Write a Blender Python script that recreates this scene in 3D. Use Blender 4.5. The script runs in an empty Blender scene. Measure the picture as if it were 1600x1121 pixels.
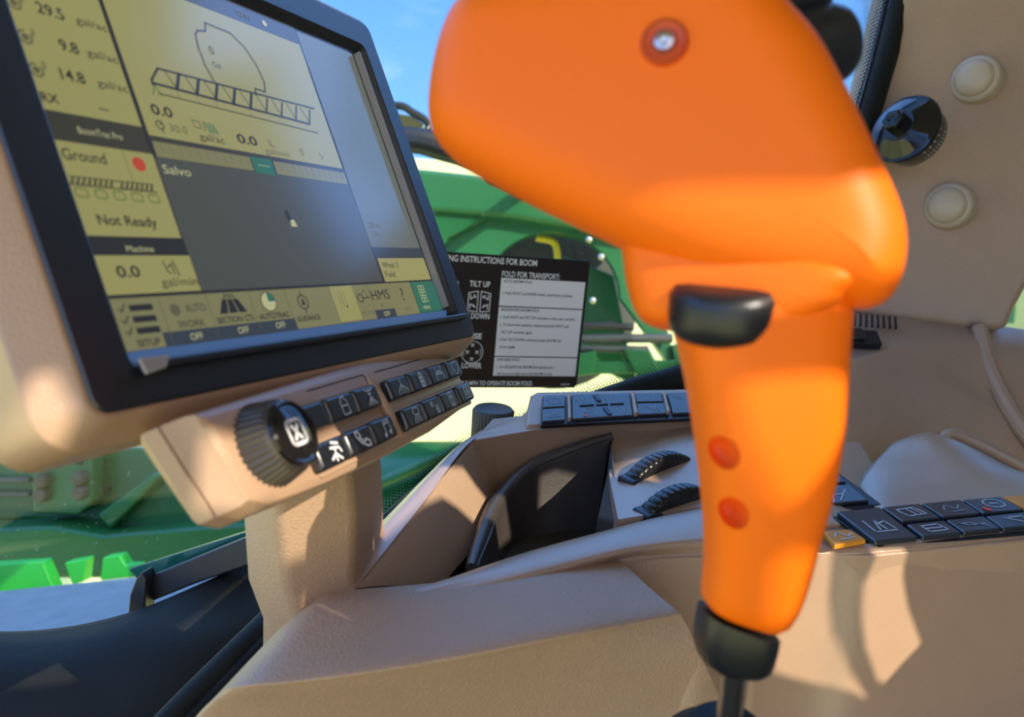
import bpy, bmesh, math, random
from mathutils import Vector, Matrix

random.seed(7)
SC = bpy.context.scene
COL = SC.collection

# ------------------------------------------------------------------ camera, sky, sun, exposure
FPX = 1175.0
PITCH, ROLL = math.radians(15), math.radians(4)
ZD = 0.72                                   # height of the console deck above the cab floor
EYE = Vector((0, 0, ZD + 0.20))
FW = Vector((0, math.cos(PITCH), -math.sin(PITCH)))
_r0 = Vector((1, 0, 0)); _u0 = Vector((0, math.sin(PITCH), math.cos(PITCH)))
RT = math.cos(ROLL) * _r0 + math.sin(ROLL) * _u0
UP = -math.sin(ROLL) * _r0 + math.cos(ROLL) * _u0

cd = bpy.data.cameras.new('camera')
cam = bpy.data.objects.new('camera', cd); COL.objects.link(cam)
cam.matrix_world = Matrix(((RT.x, UP.x, -FW.x, EYE.x), (RT.y, UP.y, -FW.y, EYE.y), (RT.z, UP.z, -FW.z, EYE.z), (0, 0, 0, 1)))
cd.sensor_width = 36.0; cd.lens = 36.0 * FPX / 1600.0
cd.clip_start = 0.01; cd.clip_end = 500
cd.dof.use_dof = True; cd.dof.focus_distance = 0.48; cd.dof.aperture_fstop = 9.6
SC.camera = cam

SUNC = Vector((0.60, 0.40, -0.62))          # towards the sun, in right / up / forward terms
SUN = (SUNC.x * RT + SUNC.y * UP + SUNC.z * FW).normalized()
sl = bpy.data.lights.new('sun', 'SUN'); sl.energy = 6.3; sl.angle = math.radians(0.3); sl.color = (1.0, 0.9, 0.74)
so = bpy.data.objects.new('sun', sl); COL.objects.link(so)
so.rotation_euler = SUN.to_track_quat('Z', 'Y').to_euler(); so.location = (2, -3, 4)

W = bpy.data.worlds.new('sky'); SC.world = W; W.use_nodes = True
nt = W.node_tree; nt.nodes.clear()
def wn(t, **k):
    n = nt.nodes.new(t)
    for a, b in k.items(): setattr(n, a, b)
    return n
tc = wn('ShaderNodeTexCoord'); sep = wn('ShaderNodeSeparateXYZ'); nt.links.new(tc.outputs['Generated'], sep.inputs[0])
ramp = wn('ShaderNodeValToRGB'); nt.links.new(sep.outputs['Z'], ramp.inputs[0])
e = ramp.color_ramp.elements
e[0].position = 0.0; e[0].color = (0.34, 0.74, 1.5, 1)
e[1].position = 0.42; e[1].color = (0.58, 1.35, 3.3, 1)
e2 = ramp.color_ramp.elements.new(0.22); e2.color = (0.19, 0.53, 1.4, 1)
noi = wn('ShaderNodeTexNoise'); noi.inputs['Scale'].default_value = 2.6; noi.inputs['Detail'].default_value = 7
mp = wn('ShaderNodeMapping'); mp.inputs['Scale'].default_value = (1, 1, 3.2)
nt.links.new(tc.outputs['Generated'], mp.inputs[0]); nt.links.new(mp.outputs[0], noi.inputs['Vector'])
cr_ = wn('ShaderNodeValToRGB'); nt.links.new(noi.outputs['Fac'], cr_.inputs[0])
cr_.color_ramp.elements[0].position = 0.52; cr_.color_ramp.elements[0].color = (0, 0, 0, 1)
cr_.color_ramp.elements[1].position = 0.80; cr_.color_ramp.elements[1].color = (0.7, 0.7, 0.7, 1)
mix = wn('ShaderNodeMixRGB'); nt.links.new(cr_.outputs[0], mix.inputs[0]); nt.links.new(ramp.outputs[0], mix.inputs[1])
mix.inputs[2].default_value = (1.3, 1.4, 1.6, 1)
# whitening of the sky around the sun
dot = wn('ShaderNodeVectorMath', operation='DOT_PRODUCT'); nt.links.new(tc.outputs['Generated'], dot.inputs[0]); dot.inputs[1].default_value = SUN
mr = wn('ShaderNodeMapRange'); nt.links.new(dot.outputs['Value'], mr.inputs['Value'])
mr.inputs['From Min'].default_value = 0.25; mr.inputs['From Max'].default_value = 1.0
mix2 = wn('ShaderNodeMixRGB'); nt.links.new(mr.outputs[0], mix2.inputs[0]); nt.links.new(mix.outputs[0], mix2.inputs[1])
mix2.inputs[2].default_value = (1.75, 1.5, 1.28, 1)
bg = wn('ShaderNodeBackground'); nt.links.new(mix2.outputs[0], bg.inputs[0]); bg.inputs[1].default_value = 1.0
wo = wn('ShaderNodeOutputWorld'); nt.links.new(bg.outputs[0], wo.inputs[0])

vs = SC.view_settings
SC.display_settings.display_device = 'sRGB'
vs.view_transform = 'Standard'; vs.look = 'None'; vs.gamma = 1.0; vs.use_curve_mapping = False
vs.exposure = 0.0

# ------------------------------------------------------------------ geometry helpers
def ray(px, py):
    return ((px - 800) / FPX) * RT - ((py - 560.5) / FPX) * UP + FW
def P(px, py, z):                       # point on the sight line at forward distance z
    return EYE + ray(px, py) * z
def G(px, py, h=0.0):                   # point on the sight line at height h above the deck
    d = ray(px, py); return EYE + d * ((ZD + h - EYE.z) / d.z)
def C3(v): return v[0] * RT - v[1] * UP + v[2] * FW   # right / down / forward vector

class Fr:                               # a local frame: u right, v down, n out of the surface
    def __init__(s, O, U, V):
        s.O = O; s.U = U.normalized(); V = V - V.dot(s.U) * s.U; s.V = V.normalized(); s.N = -(s.U.cross(s.V)).normalized()
        if s.N.dot(O - EYE) > 0: s.N = -s.N
    def p(s, u, v, n=0.0): return s.O + s.U * u + s.V * v + s.N * n
    def at(s, px, py, n=0.0):           # pixel -> (u, v) on the plane
        d = ray(px, py); O = s.O + s.N * n; t = (O - EYE).dot(s.N) / d.dot(s.N); X = EYE + d * t - s.O
        return X.dot(s.U), X.dot(s.V)

def cr(pts, n):                         # Catmull-Rom resample
    m = len(pts)
    if m == 2: return [pts[0].lerp(pts[1], i / n) for i in range(n + 1)]
    out = []
    for i in range(n + 1):
        t = i / n * (m - 1); k = min(int(t), m - 2); t -= k
        a = pts[k - 1] if k > 0 else pts[k] * 2 - pts[k + 1]
        b, c = pts[k], pts[k + 1]
        d = pts[k + 2] if k + 2 < m else pts[k + 1] * 2 - pts[k]
        out.append(0.5 * ((2 * b) + (c - a) * t + (2 * a - 5 * b + 4 * c - d) * t * t + (3 * b - a - 3 * c + d) * t ** 3))
    return out

def rrect(x0, y0, x1, y1, r, k=5):
    o = []
    for cx, cy, a in ((x1 - r, y0 + r, -90), (x1 - r, y1 - r, 0), (x0 + r, y1 - r, 90), (x0 + r, y0 + r, 180)):
        for i in range(k + 1):
            t = math.radians(a + 90 * i / k); o.append((cx + r * math.cos(t), cy + r * math.sin(t)))
    return o
def circ(cx, cy, r, k=24, ry=None):
    ry = r if ry is None else ry
    return [(cx + r * math.cos(2 * math.pi * i / k), cy + ry * math.sin(2 * math.pi * i / k)) for i in range(k)]

class MB:
    def __init__(s): s.v = []; s.f = []; s.m = []
    def vert(s, p): s.v.append(Vector(p)); return len(s.v) - 1
    def face(s, idx, m=0): s.f.append(list(idx)); s.m.append(m)
    def poly(s, pts, m=0): s.face([s.vert(p) for p in pts], m)
    def prism(s, a, b, m=0, cap=True):  # two outlines of equal length joined
        n = len(a); ia = [s.vert(p) for p in a]; ib = [s.vert(p) for p in b]
        for i in range(n): s.face((ia[i], ia[(i + 1) % n], ib[(i + 1) % n], ib[i]), m)
        if cap: s.face(ia[::-1], m); s.face(ib, m)
    def slab(s, fr, poly, n0, n1, m=0): s.prism([fr.p(x, y, n1) for x, y in poly], [fr.p(x, y, n0) for x, y in poly], m)
    def ext(s, px, z, th, m=0):         # outline standing at distance z with real thickness
        a = [P(q[0], q[1], q[2] if len(q) > 2 else z) for q in px]; s.prism(a, [p + FW * th for p in a], m)
    def deck(s, pts, th, m=0):          # (px, py, h) outline on the deck with thickness downward
        a = [G(*q) for q in pts]; s.prism(a, [p - Vector((0, 0, th)) for p in a], m)
    def rings(s, rings, m=0, cap=True, closed=True):
        idx = [[s.vert(p) for p in r] for r in rings]
        for a, b in zip(idx, idx[1:]):
            n = len(a)
            for i in range(n if closed else n - 1): s.face((a[i], a[(i + 1) % n], b[(i + 1) % n], b[i]), m)
        if cap: s.face(idx[0][::-1], m); s.face(idx[-1], m)
    def loft(s, rows, nu=24, nv=16, m=0, skirt=0.0):
        rr = [cr(r, nu) for r in rows]
        cols = [cr([r[i] for r in rr], nv) for i in range(nu + 1)]
        grid = [[cols[i][j] for i in range(nu + 1)] for j in range(nv + 1)]
        s.rings(grid, m, cap=False, closed=False)
        if skirt:
            b = grid[0] + [g[-1] for g in grid[1:]] + grid[-1][-2::-1] + [g[0] for g in grid[-2:0:-1]]
            s.rings([b, [p - Vector((0, 0, skirt)) for p in b]], m, cap=False)
    def lathe(s, c, ax, prof, k=32, m=0, cap=True):
        ax = ax.normalized(); t = ax.orthogonal().normalized(); w = ax.cross(t)
        s.rings([[c + ax * h + (t * math.cos(2 * math.pi * i / k) + w * math.sin(2 * math.pi * i / k)) * r for i in range(k)] for h, r in prof], m, cap)
    def tube(s, pts, r, k=10, m=0, cap=True):
        rs = []
        for i, p in enumerate(pts):
            d = (pts[min(i + 1, len(pts) - 1)] - pts[max(i - 1, 0)]).normalized()
            t = d.cross(Vector((0.13, 0.2, 0.97))).normalized(); w = d.cross(t)
            rad = r[i] if isinstance(r, (list, tuple)) else r
            rs.append([p + (t * math.cos(2 * math.pi * j / k) + w * math.sin(2 * math.pi * j / k)) * rad for j in range(k)])
        s.rings(rs, m, cap)
    def rib(s, fr, pts, w, n=0.0003, m=0, close=False):   # stroked line lying on a surface
        pts = [Vector((x, y)) for x, y in pts]
        if close: pts.append(pts[0])
        for a, b in zip(pts, pts[1:]):
            d = b - a
            if d.length < 1e-9: continue
            d.normalize(); q = Vector((-d.y, d.x)) * w / 2; e_ = d * w * 0.35
            s.poly([fr.p(*(a - e_ + q), n), fr.p(*(b + e_ + q), n), fr.p(*(b + e_ - q), n), fr.p(*(a - e_ - q), n)], m)
    def flat(s, fr, poly, n=0.0002, m=0): s.poly([fr.p(x, y, n) for x, y in poly], m)
    def text(s, fr, body, x, y, h=None, w=None, n=0.0004, m=0, bold=0.0, align='L', shear=0.0):
        vs_, fs_, bb = glyphs(body, bold, shear)
        cap = 0.70
        sy = (h / cap) if h else w / (bb[1] - bb[0]); sx = (w / (bb[1] - bb[0])) if w else sy
        wid = (bb[1] - bb[0]) * sx
        x0 = x - bb[0] * sx - (wid / 2 if align == 'C' else wid if align == 'R' else 0)
        base = len(s.v)
        for q in vs_: s.v.append(fr.p(x0 + q[0] * sx, y - q[1] * sy, n))
        for f in fs_: s.face([base + i for i in f], m)
    def build(s, name, mats, parent=None, bevel=0.0, seg=3, smooth=True, sub=0, ang=35, weld=0, thick=0.0, recalc=True):
        o0 = parent.matrix_world.translation.copy() if parent else (sum(s.v, Vector()) / len(s.v))
        if parent:
            q = parent; o0 = Vector()
            while q: o0 += q.location; q = q.parent
        me = bpy.data.meshes.new(name)
        me.from_pydata([p - o0 for p in s.v], [], s.f)
        mats = mats if isinstance(mats, (list, tuple)) else [mats]
        for m in mats: me.materials.append(m)
        me.polygons.foreach_set('material_index', s.m)
        if recalc or weld:
            bm = bmesh.new(); bm.from_mesh(me)
            if weld: bmesh.ops.remove_doubles(bm, verts=bm.verts, dist=weld)
            bmesh.ops.recalc_face_normals(bm, faces=bm.faces); bm.to_mesh(me); bm.free()
        o = bpy.data.objects.new(name, me); COL.objects.link(o)
        if parent: o.parent = parent
        else: o.location = o0
        if thick:
            md = o.modifiers.new('t', 'SOLIDIFY'); md.thickness = thick; md.offset = -1
        if bevel:
            md = o.modifiers.new('b', 'BEVEL'); md.width = bevel; md.segments = seg; md.limit_method = 'ANGLE'; md.angle_limit = math.radians(30); md.harden_normals = True
        if sub:
            md = o.modifiers.new('s', 'SUBSURF'); md.levels = sub; md.render_levels = sub
        if smooth:
            me.polygons.foreach_set('use_smooth', [True] * len(me.polygons))
            if not sub: me.set_sharp_from_angle(angle=math.radians(ang))
        me.update()
        return o

_gl = {}
def glyphs(body, bold, shear):
    key = (body, bold, shear)
    if key in _gl: return _gl[key]
    c = bpy.data.curves.new('t', 'FONT'); c.body = body; c.size = 1.0; c.offset = bold; c.shear = shear; c.resolution_u = 3
    o = bpy.data.objects.new('t', c); COL.objects.link(o)
    dg = bpy.context.evaluated_depsgraph_get(); dg.update()
    me = bpy.data.meshes.new_from_object(o.evaluated_get(dg))
    v = [tuple(p.co) for p in me.vertices]; f = [tuple(p.vertices) for p in me.polygons]
    xs = [p[0] for p in v] or [0, 1]
    bpy.data.objects.remove(o); bpy.data.curves.remove(c); bpy.data.meshes.remove(me)
    _gl[key] = (v, f, (min(xs), max(xs)))
    return _gl[key]

def thing(name, loc, label, cat, group=None):
    o = bpy.data.objects.new(name, None); COL.objects.link(o); o.location = loc; o.empty_display_size = 0.02
    o['label'] = label; o['category'] = cat
    if group: o['group'] = group
    bpy.context.view_layer.update()
    return o
def tag(o, label, cat, group=None):
    o['label'] = label; o['category'] = cat
    if group: o['group'] = group
    return o
def struct(o): o['kind'] = 'structure'; return o

# ------------------------------------------------------------------ materials
MATS = {}
def mat(name, col, rough=0.5, metal=0.0, spec=0.5, grain=0.0, gs=900, var=0.0, vs_=40, emit=0.0, coat=0.0, scol=None):
    m = bpy.data.materials.new(name); m.use_nodes = True; t = m.node_tree; b = t.nodes['Principled BSDF']
    b.inputs['Base Color'].default_value = (*col, 1); b.inputs['Roughness'].default_value = rough
    b.inputs['Metallic'].default_value = metal; b.inputs['Specular IOR Level'].default_value = spec
    if coat: b.inputs['Coat Weight'].default_value = coat; b.inputs['Coat Roughness'].default_value = 0.08
    tcn = t.nodes.new('ShaderNodeTexCoord')
    if grain:
        n = t.nodes.new('ShaderNodeTexNoise'); n.inputs['Scale'].default_value = gs; n.inputs['Detail'].default_value = 2
        bp = t.nodes.new('ShaderNodeBump'); bp.inputs['Strength'].default_value = grain; bp.inputs['Distance'].default_value = 0.0006
        t.links.new(tcn.outputs['Object'], n.inputs['Vector']); t.links.new(n.outputs['Fac'], bp.inputs['Height']); t.links.new(bp.outputs[0], b.inputs['Normal'])
    n2 = t.nodes.new('ShaderNodeTexNoise'); n2.inputs['Scale'].default_value = vs_; n2.inputs['Detail'].default_value = 5
    t.links.new(tcn.outputs['Object'], n2.inputs['Vector'])
    mx = t.nodes.new('ShaderNodeMixRGB'); mx.inputs[1].default_value = (*[c * (1 - var) for c in col], 1)
    c2 = scol if scol else [min(1, c * (1 + var)) for c in col]
    mx.inputs[2].default_value = (*c2, 1); t.links.new(n2.outputs['Fac'], mx.inputs[0]); t.links.new(mx.outputs[0], b.inputs['Base Color'])
    if emit:
        t.links.new(mx.outputs[0], b.inputs['Emission Color']); b.inputs['Emission Strength'].default_value = emit
    MATS[name] = m
    return m

TAN = mat('tan_plastic', (0.45, 0.285, 0.175), 0.36, spec=0.8, grain=0.35, gs=1100, var=0.05)
SATIN = mat('tan_satin_plastic', (0.44, 0.285, 0.18), 0.28, spec=1.0, grain=0.25, gs=1100, var=0.05)
TANR = mat('tan_grained_plastic', (0.44, 0.285, 0.18), 0.46, spec=0.6, grain=0.9, gs=700, var=0.06)
GREY = mat('greige_trim', (0.36, 0.31, 0.26), 0.5, grain=0.3, gs=800, var=0.04)
CAPM = mat('greige_cap', (0.52, 0.40, 0.28), 0.4, var=0.03)
SEAM = mat('dark_seam', (0.05, 0.035, 0.025), 0.6)
BLK = mat('black_plastic', (0.012, 0.013, 0.016), 0.35, grain=0.15, gs=1500)
BEZ = mat('bezel_black', (0.010, 0.012, 0.017), 0.33, spec=0.8, grain=0.2, gs=1400)
BTN = mat('black_button', (0.009, 0.010, 0.013), 0.28, spec=1.0)
RUB = mat('black_rubber', (0.009, 0.010, 0.009), 0.6, spec=0.2, grain=0.5, gs=300, var=0.5, vs_=18, scol=(0.022, 0.022, 0.018))
RIMM = mat('brown_rim', (0.09, 0.07, 0.05), 0.3)
GLOSS = mat('gloss_black', (0.012, 0.010, 0.010), 0.08)
LINER = mat('tray_liner_rubber', (0.055, 0.045, 0.038), 0.42, spec=0.7, grain=0.3, gs=800, var=0.2)
KNUR = mat('knob_black', (0.05, 0.04, 0.03), 0.38)
ORG = mat('orange_plastic', (0.97, 0.165, 0.002), 0.48, spec=0.25, var=0.02)
ORGD = mat('orange_recess_shade', (0.55, 0.06, 0.004), 0.5)  # darker orange stands in for shade in the shallow screw dish
ORGH = mat('orange_hole_shade', (0.85, 0.11, 0.003), 0.5)  # darker orange puts the shade inside the holes into the colour
STEEL = mat('steel', (0.6, 0.56, 0.5), 0.25, metal=1.0)
SILV = mat('silver_trim', (0.33, 0.31, 0.30), 0.35)
WHT = mat('white_print', (0.75, 0.75, 0.75), 0.5)
ICON = mat('icon_print', (0.55, 0.58, 0.62), 0.5)
ICONB = mat('icon_print_bright', (0.9, 0.88, 0.86), 0.5)
ICONF = mat('icon_print_faint', (0.30, 0.33, 0.37), 0.5)
AMB = mat('amber_button', (0.80, 0.30, 0.02), 0.4)
RED = mat('red_mark', (0.8, 0.05, 0.03), 0.4)
GRN = mat('green_paint', (0.010, 0.105, 0.028), 0.32, var=0.25, vs_=6)
GRNL = mat('light_green_paint', (0.018, 0.125, 0.043), 0.32, var=0.1, vs_=5)
SUNGRN = mat('sunlit_green_paint', (0.04, 0.50, 0.05), 0.4)  # green paint brightened so the direct sun is in its colour
YEL = mat('yellow_paint', (0.75, 0.6, 0.03), 0.4)
STL = mat('dark_steel', (0.06, 0.06, 0.06), 0.45, var=0.3)
CAST = mat('weathered_bolt', (0.06, 0.045, 0.038), 0.6, var=0.3)
LEDGE = mat('grey_ledge', (0.22, 0.23, 0.25), 0.6, var=0.3, vs_=30)
HOSE = mat('black_hose', (0.02, 0.02, 0.022), 0.4)
DEC = mat('decal_black', (0.018, 0.011, 0.010), 0.3)
DECW = mat('decal_panel', (0.85, 0.85, 0.84), 0.5)
DECT = mat('decal_print', (0.85, 0.85, 0.85), 0.5)
DECS = mat('decal_small_print', (0.08, 0.08, 0.08), 0.5)
ROOFM = mat('headliner', (0.16, 0.14, 0.12), 0.8)
MIR = mat('mirror_glass', (0.8, 0.85, 0.9), 0.03, metal=1.0)
SOIL = mat('pale_stubble_ground', (0.80, 0.72, 0.24), 0.9, var=0.1, vs_=3)

def screen_mat(name, col, e=1.0, base=0.02):
    m = bpy.data.materials.new(name); m.use_nodes = True; t = m.node_tree; b = t.nodes['Principled BSDF']
    b.inputs['Base Color'].default_value = (0.01, 0.01, 0.01, 1); b.inputs['Roughness'].default_value = 0.16; b.inputs['IOR'].default_value = 1.85
    n = t.nodes.new('ShaderNodeTexNoise'); n.inputs['Scale'].default_value = 9
    mx = t.nodes.new('ShaderNodeMixRGB'); mx.inputs[1].default_value = (*[c * 0.94 for c in col], 1); mx.inputs[2].default_value = (*[c * 1.06 for c in col], 1)
    tcn = t.nodes.new('ShaderNodeTexCoord'); t.links.new(tcn.outputs['Object'], n.inputs['Vector']); t.links.new(n.outputs['Fac'], mx.inputs[0])
    t.links.new(mx.outputs[0], b.inputs['Emission Color']); b.inputs['Emission Strength'].default_value = e
    return m
S_YEL = screen_mat('screen_pale_yellow', (0.28, 0.265, 0.10))
S_MAP = screen_mat('screen_map_grey', (0.058, 0.064, 0.060))
S_DRK = screen_mat('screen_dark', (0.016, 0.018, 0.024))
S_INK = screen_mat('screen_ink', (0.014, 0.015, 0.024))
S_GRY = screen_mat('screen_grey_ink', (0.09, 0.09, 0.055))
S_BLU = screen_mat('screen_edge_blue', (0.045, 0.10, 0.24))
S_RED = screen_mat('screen_red', (0.42, 0.05, 0.03))
S_GRN = screen_mat('screen_green', (0.02, 0.13, 0.09))
S_LIM = screen_mat('screen_lime_ink', (0.06, 0.13, 0.03))
S_HDR = screen_mat('screen_header', (0.035, 0.036, 0.032))
S_BAR = screen_mat('screen_bar', (0.18, 0.175, 0.085))
S_WHT = screen_mat('screen_light_text', (0.42, 0.42, 0.22))
S_SIDE = screen_mat('screen_washed_page', (0.11, 0.125, 0.11))  # side page greyed, the sky's reflection washed into its colour
S_OFF = screen_mat('screen_off_strip', (0.03, 0.042, 0.06))

def glass_mat(name, tint, refl=0.9, dirt=0.0):
    m = bpy.data.materials.new(name); m.use_nodes = True; t = m.node_tree; t.nodes.clear()
    tr = t.nodes.new('ShaderNodeBsdfTransparent'); tr.inputs[0].default_value = (*tint, 1)
    gl = t.nodes.new('ShaderNodeBsdfGlossy'); gl.inputs['Roughness'].default_value = 0.02
    fr = t.nodes.new('ShaderNodeFresnel'); fr.inputs['IOR'].default_value = 1.45
    mx = t.nodes.new('ShaderNodeMixShader'); out = t.nodes.new('ShaderNodeOutputMaterial')
    mu = t.nodes.new('ShaderNodeMath'); mu.operation = 'MULTIPLY'; mu.inputs[1].default_value = refl
    t.links.new(fr.outputs[0], mu.inputs[0]); t.links.new(mu.outputs[0], mx.inputs[0])
    t.links.new(tr.outputs[0], mx.inputs[1]); t.links.new(gl.outputs[0], mx.inputs[2])
    last = mx
    if dirt:
        df = t.nodes.new('ShaderNodeBsdfDiffuse'); df.inputs[0].default_value = (0.8, 0.8, 0.75, 1)
        n = t.nodes.new('ShaderNodeTexNoise'); n.inputs['Scale'].default_value = 260; n.inputs['Detail'].default_value = 3
        tcn = t.nodes.new('ShaderNodeTexCoord'); t.links.new(tcn.outputs['Object'], n.inputs['Vector'])
        rp = t.nodes.new('ShaderNodeValToRGB'); rp.color_ramp.elements[0].position = 0.66; rp.color_ramp.elements[1].position = 0.80
        rp.color_ramp.elements[1].color = (dirt, dirt, dirt, 1); t.links.new(n.outputs['Fac'], rp.inputs[0])
        m2 = t.nodes.new('ShaderNodeMixShader'); t.links.new(rp.outputs[0], m2.inputs[0]); t.links.new(mx.outputs[0], m2.inputs[1]); t.links.new(df.outputs[0], m2.inputs[2]); last = m2
    t.links.new(last.outputs[0], out.inputs[0])
    return m
GLASS = glass_mat('window_glass', (0.93, 0.98, 0.96), 0.5, 0.35)

# ------------------------------------------------------------------ setting: ground, cab shell, window, pillar
m = MB(); gz = -1.7
m.poly([(-150, -60, gz), (150, -60, gz), (150, 250, gz), (-150, 250, gz)])
g = struct(m.build('ground', SOIL, smooth=False)); tag(g, 'pale sunlit stubble ground outside the cab window', 'ground')

m = MB(); m.prism([Vector(p) for p in ((-1.0, -0.75, 0), (0.80, -0.75, 0), (0.80, 1.1, 0), (-1.0, 1.1, 0))], [Vector(p) for p in ((-1.0, -0.75, -.05), (0.80, -0.75, -.05), (0.80, 1.1, -.05), (-1.0, 1.1, -.05))])
f0 = struct(m.build('floor', RUB, smooth=False))
RZ = 1.74
m = MB(); rp_ = [(-1.0, -0.62), (0.70, -0.62), (0.70, 1.05), (-1.0, 0.85)]
m.prism([Vector((x, y, RZ)) for x, y in rp_], [Vector((x, y, RZ + .06)) for x, y in rp_])
c0 = struct(m.build('ceiling', ROOFM, bevel=0.01))

# the window with the decal: a vertical pane ahead and to the right
WU, WV = C3((.94, .015, .34)), C3((-.11, .99, .20))
WIN = Fr(P(783, 434, .78), WU, WV)
def wpx(pts): return [WIN.at(*q) for q in pts]
pane = wpx([(1450, -260), (1392, 0), (1342, 180), (1255, 430), (1150, 545), (1060, 583), (905, 632), (740, 705), (640, 780), (420, 985), (250, 1160), (-400, 1300), (-700, -500), (200, -700)])
m = MB(); m.slab(WIN, pane, -0.006, -0.001)
win = struct(m.build('window', GLASS, smooth=False)); win.name = 'window_1'
win['label'] = 'clear cab window pane with dust specks'
# dotted frit band along the pane's edge
m = MB()
edge = [Vector((*q, 0)) for q in wpx([(1396, -20), (1342, 180), (1255, 430), (1150, 545), (1060, 583), (905, 632), (740, 705), (640, 780), (440, 965)])]
ed = cr(edge, 260)
for i in range(len(ed) - 1):
    t = (ed[i + 1] - ed[i]); L = t.length; t.normalize(); nn = Vector((t.y, -t.x, 0))
    if nn.dot(Vector((0.0, -0.2, 0)) + (Vector((0.2, 0.0, 0)) - ed[i])) < 0: nn = -nn
    k = max(1, round(L / 0.0034))
    for j in range(k):
        for r_ in range(8):
            c = ed[i] + t * L * ((j + (0.5 if r_ % 2 else 0)) / k) + nn * (0.0028 * r_ + 0.004)
            rad = 0.0019 - 0.00018 * r_
            m.flat(WIN, circ(c.x, c.y, rad, 6), 0.0)
    m.poly([WIN.p(ed[i].x, ed[i].y), WIN.p(ed[i + 1].x, ed[i + 1].y), WIN.p(*(ed[i + 1] + nn * .0045).xy), WIN.p(*(ed[i] + nn * .0045).xy)])
m.build('frit_band', BLK, win, smooth=False, recalc=False)
# rubber seal around the pane
m = MB()
se = [P(1412, -60, .93), P(1396, 30, .925), P(1360, 160, .91), P(1270, 430, .90), P(1160, 558, .88), P(1062, 592, .86), P(985, 614, .845), P(905, 645, .825), P(740, 722, .785), P(640, 800, .76), P(440, 985, .72), P(300, 1130, .69)]
m.tube(cr(se, 60), 0.016, 12)
struct(m.build('window_seal', RUB)).name = 'trim_1'

# window pillar
m = MB()
pil = [(1424, -80), (1720, -80), (1690, 300), (1625, 420), (1592, 480), (1578, 518), (1500, 512), (1325, 490), (1290, 470)]
m.ext([(x, y, .93 - .00018 * (x - 1300)) for x, y in pil], 0, .10)
pill = struct(m.build('wall_right', TANR, bevel=0.012)); pill['label'] = 'beige window pillar trim'
PA = C3((-.70, .05, -.71)).normalized()
def screwcap(px, py):
    c = P(px, py, .92 - .00018 * (px - 1300))
    m = MB(); R_ = 0.0265
    m.lathe(c - PA * .02, PA, [(0, R_ * 1.02), (.022, R_ * 1.0), (.0255, R_ * .93), (.0265, R_ * .80), (.029, R_ * .78), (.0335, R_ * .62), (.0355, R_ * .3), (.036, .0005)], 36)
    o = m.build('screw_cap', CAPM, ang=60); return o
tag(screwcap(1524, 124), 'round beige screw cap high on the pillar, above the black knob', 'screw cap', 'screw caps on the pillar')
tag(screwcap(1482, 322), 'round beige screw cap low on the pillar, below the black knob', 'screw cap', 'screw caps on the pillar')

# lower cab side panel under the pillar
m = MB()
rows = [[P(1060, 585, .95), P(1200, 476, .95), P(1325, 485, .93), P(1450, 495, .92), P(1580, 512, .91), P(1720, 530, .90)],
        [P(1040, 605, .90), P(1200, 545, .89), P(1330, 548, .86), P(1420, 535, .86), P(1540, 540, .87), P(1720, 580, .87)],
        [P(1040, 650, .885), P(1200, 610, .86), P(1310, 580, .835), P(1430, 560, .85), P(1560, 620, .85), P(1720, 650, .85)],
        [P(1040, 700, .88), P(1200, 690, .85), P(1320, 680, .825), P(1450, 660, .83), P(1600, 690, .83), P(1720, 720, .83)],
        [P(1040, 860, .86), P(1200, 860, .84), P(1320, 860, .81), P(1450, 860, .81), P(1600, 860, .81), P(1720, 860, .81)]]
m.loft(rows, 40, 30)
sidep = struct(m.build('wall_side', TANR, thick=0.02, ang=80))
# door frame edge at far right of the panel and the right side window beyond the pillar
m = MB(); m.tube(cr([P(1530, 512, .885), P(1548, 580, .86), P(1590, 660, .83), P(1660, 740, .80)], 20), 0.009, 10)
struct(m.build('panel_edge', TANR)).name = 'trim_2'
SWF = Fr(EYE + RT * 1.05 + FW * 1.35 - UP * .1, Vector((.22, -.97, 0)), Vector((0, 0, -1)))
m = MB(); m.slab(SWF, [(-.6, -.8), (.36, -.8), (.36, .5), (-.6, .5)], -.004, 0)
w2 = struct(m.build('window', GLASS, smooth=False)); w2.name = 'window_2'


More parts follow.
